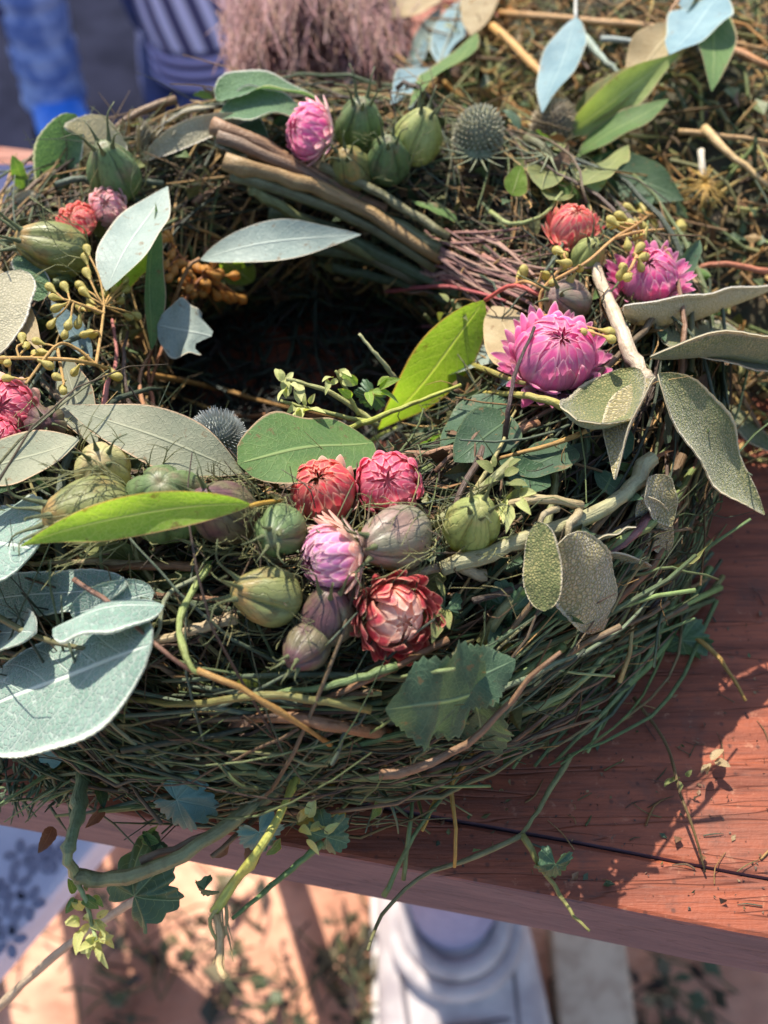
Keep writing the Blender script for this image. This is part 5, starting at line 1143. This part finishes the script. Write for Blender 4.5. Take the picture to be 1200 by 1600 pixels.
# ------------------------------------------------------------------ far side: people's legs, cloth, dark sheet for shaded ground, pink grass
M_NAVY = plain('navy_cloth', srgb(52, 60, 104), srgb(40, 46, 84), 30, .85, bump=.4)
M_GROUND_SHADE = plain('ground_shade_dark', srgb(34, 36, 52), srgb(24, 26, 40), 12, .95, bump=.3, spec=.05)
M_BLUE = plain('bright_blue', srgb(60, 130, 226), srgb(48, 112, 206), 40, .5, bump=.1)
def bandmat(name, c1, c2, period, axis=2, rough=.85):
    s = NT(name); sx = s.n('SeparateXYZ', {0: s.uv()}).outputs
    w = s.math('SINE', s.math('MULTIPLY', sx[axis], period*2*PI)); n = s.noise(3., 4, s.uv())
    return s.done(s.mix(s.ramp(s.math('ADD', w, s.math('MULTIPLY', n, .3)), -.1, .35), c1, c2), rough)
M_STRIPE = bandmat('striped_knit', srgb(74, 68, 104), srgb(206, 200, 230), 13, 1)
M_STRIPE_H = bandmat('striped_hem', srgb(64, 58, 92), srgb(168, 160, 206), 3, 0)
M_DENIM = plain('faded_denim', srgb(78, 104, 166), srgb(146, 164, 208), 26, .85, bump=.5)
grid_sheet('ground_shade_sheet', -260, 60, 70, 430, GZ+1.6, 60, 50, .5, M_GROUND_SHADE, label='added dark blue grey sheet standing in for shaded ground behind the table', cat='ground_shade_sheet')  # added sheet; its dark colour paints the shade on the far ground
def skin_person(name, label, joints, edges, mat):
    root = thing(name, label, 'person', joints[0][0]*A([1, 1, 0])+A([0, 0, GZ]))
    me = bpy.data.meshes.new('body'); me.from_pydata([tuple(np.asarray(j[0])*U) for j in joints], edges, [])
    o = part('body', me, root, mat); o.modifiers.new('skin', 'SKIN').use_smooth_shade = True
    for sv, j in zip(me.skin_vertices[0].data, joints): sv.radius = (j[1]*U, j[1]*U)
    me.skin_vertices[0].data[0].use_root = True
    sb = o.modifiers.new('sub', 'SUBSURF'); sb.levels = 1; sb.render_levels = 2
    return root
def person(name, label, footL, footR, hip, mat):
    hipL, hipR = hip+A([-9, 0, -4.]), hip+A([9, 0, -4.])
    j = [(hip, 13), (hip+A([0, 0, 22]), 12), (hip+A([0, 2, 46]), 13), (hip+A([0, 2, 56]), 6), (hip+A([0, 2, 62]), 6.5), (hip+A([0, 1, 72]), 9.5), (hip+A([0, 1, 80]), 7),
         (hipL, 9), ((hipL+footL)/2+A([0, -5, 4]), 6.5), (footL+A([0, 0, 9]), 4.6), (hipR, 9), ((hipR+footR)/2+A([0, -5, 4]), 6.5), (footR+A([0, 0, 9]), 4.6),
         (hip+A([-19, 2, 46]), 5.5), (hip+A([-24, 0, 18]), 4.2), (hip+A([-22, -12, -4]), 3.), (hip+A([19, 2, 46]), 5.5), (hip+A([24, 0, 18]), 4.2), (hip+A([22, -12, -4]), 3.)]
    e = [(0, 1), (1, 2), (2, 3), (3, 4), (4, 5), (5, 6), (0, 7), (7, 8), (8, 9), (0, 10), (10, 11), (11, 12), (2, 13), (13, 14), (14, 15), (2, 16), (16, 17), (17, 18)]
    return skin_person(name, label, j, e, mat)
f1 = PZ(100, 200, GZ); f1b = f1+A([17, 16, 0])
p1 = person('person', 'person with ruched blue trouser leg and bright blue shoe behind at the top left', f1, f1b, (f1+f1b)/2+A([-8, 16, 90.]), M_NAVY)
# blue ruched trouser leg over the near shin, shoe below
top = PY(40, -40, f1[1]+2); rings = []; uvs = []
for i in range(33):
    t = i/32; c = f1+A([0, 0, 6])*(1-t)+t*(top-f1)+A([0, 0, 6])*0
    r = 5.5+.22*math.sin(t*21+math.sin(t*9))+.18*math.sin(t*43+1); rings.append(ringpts(c, A([1., 0, 0]), r, A([0, 1., 0]), r, 18)); uvs += [(t, j/18) for j in range(18)]
V = np.vstack(rings); F = [(i*18+j, i*18+(j+1) % 18, (i+1)*18+(j+1) % 18, (i+1)*18+j) for i in range(32) for j in range(18)]
part('trouser_leg', mesh_np('trouser_leg', V, F, uvs), p1, M_DENIM, 'ruched bright denim trouser leg')
def shoe_at(f, parent, mat, dirx=.3, label=None):
    d = nrm(A([dirx, -1., 0])); s = A([d[1], -d[0], 0]); pr = [(-9, 3.4, 7.5), (-4, 4.2, 8.5), (2, 4.6, 7.), (8, 4.8, 5.), (14, 4.2, 4.), (17, 2., 2.4)]
    loft([ringpts(A([f[0], f[1], GZ+2.2])+d*y+Zv*h/2, s, w, Zv, h/2, 18, 2.4) for y, w, h in pr], 'shoe', parent, mat, label)
shoe_at(f1, p1, M_BLUE, .4, 'bright blue rounded shoe'); shoe_at(f1b, p1, M_NAVY, .2)
f2 = PZ(325, 170, GZ); f2b = f2+A([20, 14, 0])
p2 = person('person', 'person in lilac and dark striped trousers standing behind the wreath at the top', f2, f2b, (f2+f2b)/2+A([-4, 16, 90.]), M_NAVY)
for f in (f2, f2b):
    top = f+A([-9, 6, 62]); rings = []; uvs = []
    for i in range(25):
        t = i/24; c = f+(top-f)*t+A([0, 0, 14])*(1-t); r = 8.2+1.4*t+.25*math.sin(t*19); rings.append(ringpts(c, A([1., 0, 0]), r, A([0, 1., 0]), r*.85, 40)); uvs += [(t, j/40+.12*t) for j in range(40)]
    V = np.vstack(rings); F = [(i*40+j, i*40+(j+1) % 40, (i+1)*40+(j+1) % 40, (i+1)*40+j) for i in range(24) for j in range(40)]
    part('trouser_leg', mesh_np('trouser_leg', V, F, uvs), p2, M_STRIPE, 'striped trouser leg')
    rings = []; uvs = []
    for i in range(13):
        t = i/12; c = f+A([0, 0, 8.+7*t]); r = 8.5+.35*math.sin(t*6*PI); rings.append(ringpts(c, A([1., 0, 0]), r, A([0, 1., 0]), r*.85, 40)); uvs += [(t, j/40) for j in range(40)]
    V = np.vstack(rings); F = [(i*40+j, i*40+(j+1) % 40, (i+1)*40+(j+1) % 40, (i+1)*40+j) for i in range(12) for j in range(40)]
    part('trouser_hem', mesh_np('trouser_hem', V, F, uvs), p2, M_STRIPE_H)
    shoe_at(f, p2, M_NAVY, .1)
# navy cloth on the table behind the left of the wreath
xs = np.linspace(-46, -13, 40); ys = np.linspace(31, 42.5, 36); V = []
for x in xs:
    for y in ys:
        yy = y; z = .35+.25*math.sin(x*.5+y*.2)+.2*math.sin(y*.9-x*.3)
        V.append((x, yy, max(.12, z)))
F = [(i*36+j, (i+1)*36+j, (i+1)*36+j+1, i*36+j+1) for i in range(39) for j in range(35)]
link('navy_cloth', mesh_np('navy_cloth', V, F), None, M_NAVY, 'dark navy cloth lying on the table behind the left of the wreath', 'cloth')
# pink dried grass
pg = Geo()
for _ in range(4200):
    x, y = random.uniform(365, 620), random.uniform(-60, 150); b = PZ(x, y, 0); b[1] = min(b[1], 66); b[2] = random.uniform(.2, 6.)*(1-abs(x-490)/200)
    b[2] = max(.2, b[2]); d = nrm(A([random.gauss(.1, .25), -1., random.gauss(-.12, .25)])); l = random.uniform(2, 7)
    c = A(random.choice([srgb(196, 150, 150), srgb(176, 128, 124), srgb(206, 170, 164), srgb(160, 118, 106), srgb(178, 142, 120)]))*random.uniform(.85, 1.4)
    q = [b-d*l/2, b+rng.normal(0, .2, 3), b+d*l/2]; q = [A([v[0], v[1], max(.1, v[2])]) for v in q]
    pg.tube(q, [.03, .035, .02], c, 4, 6)
link('pink_grass', pg.mesh('pink_grass'), None, M_STEM, 'bundle of fluffy pinkish dried grass lying behind the wreath at the top', 'dried grass', None, 'stuff')
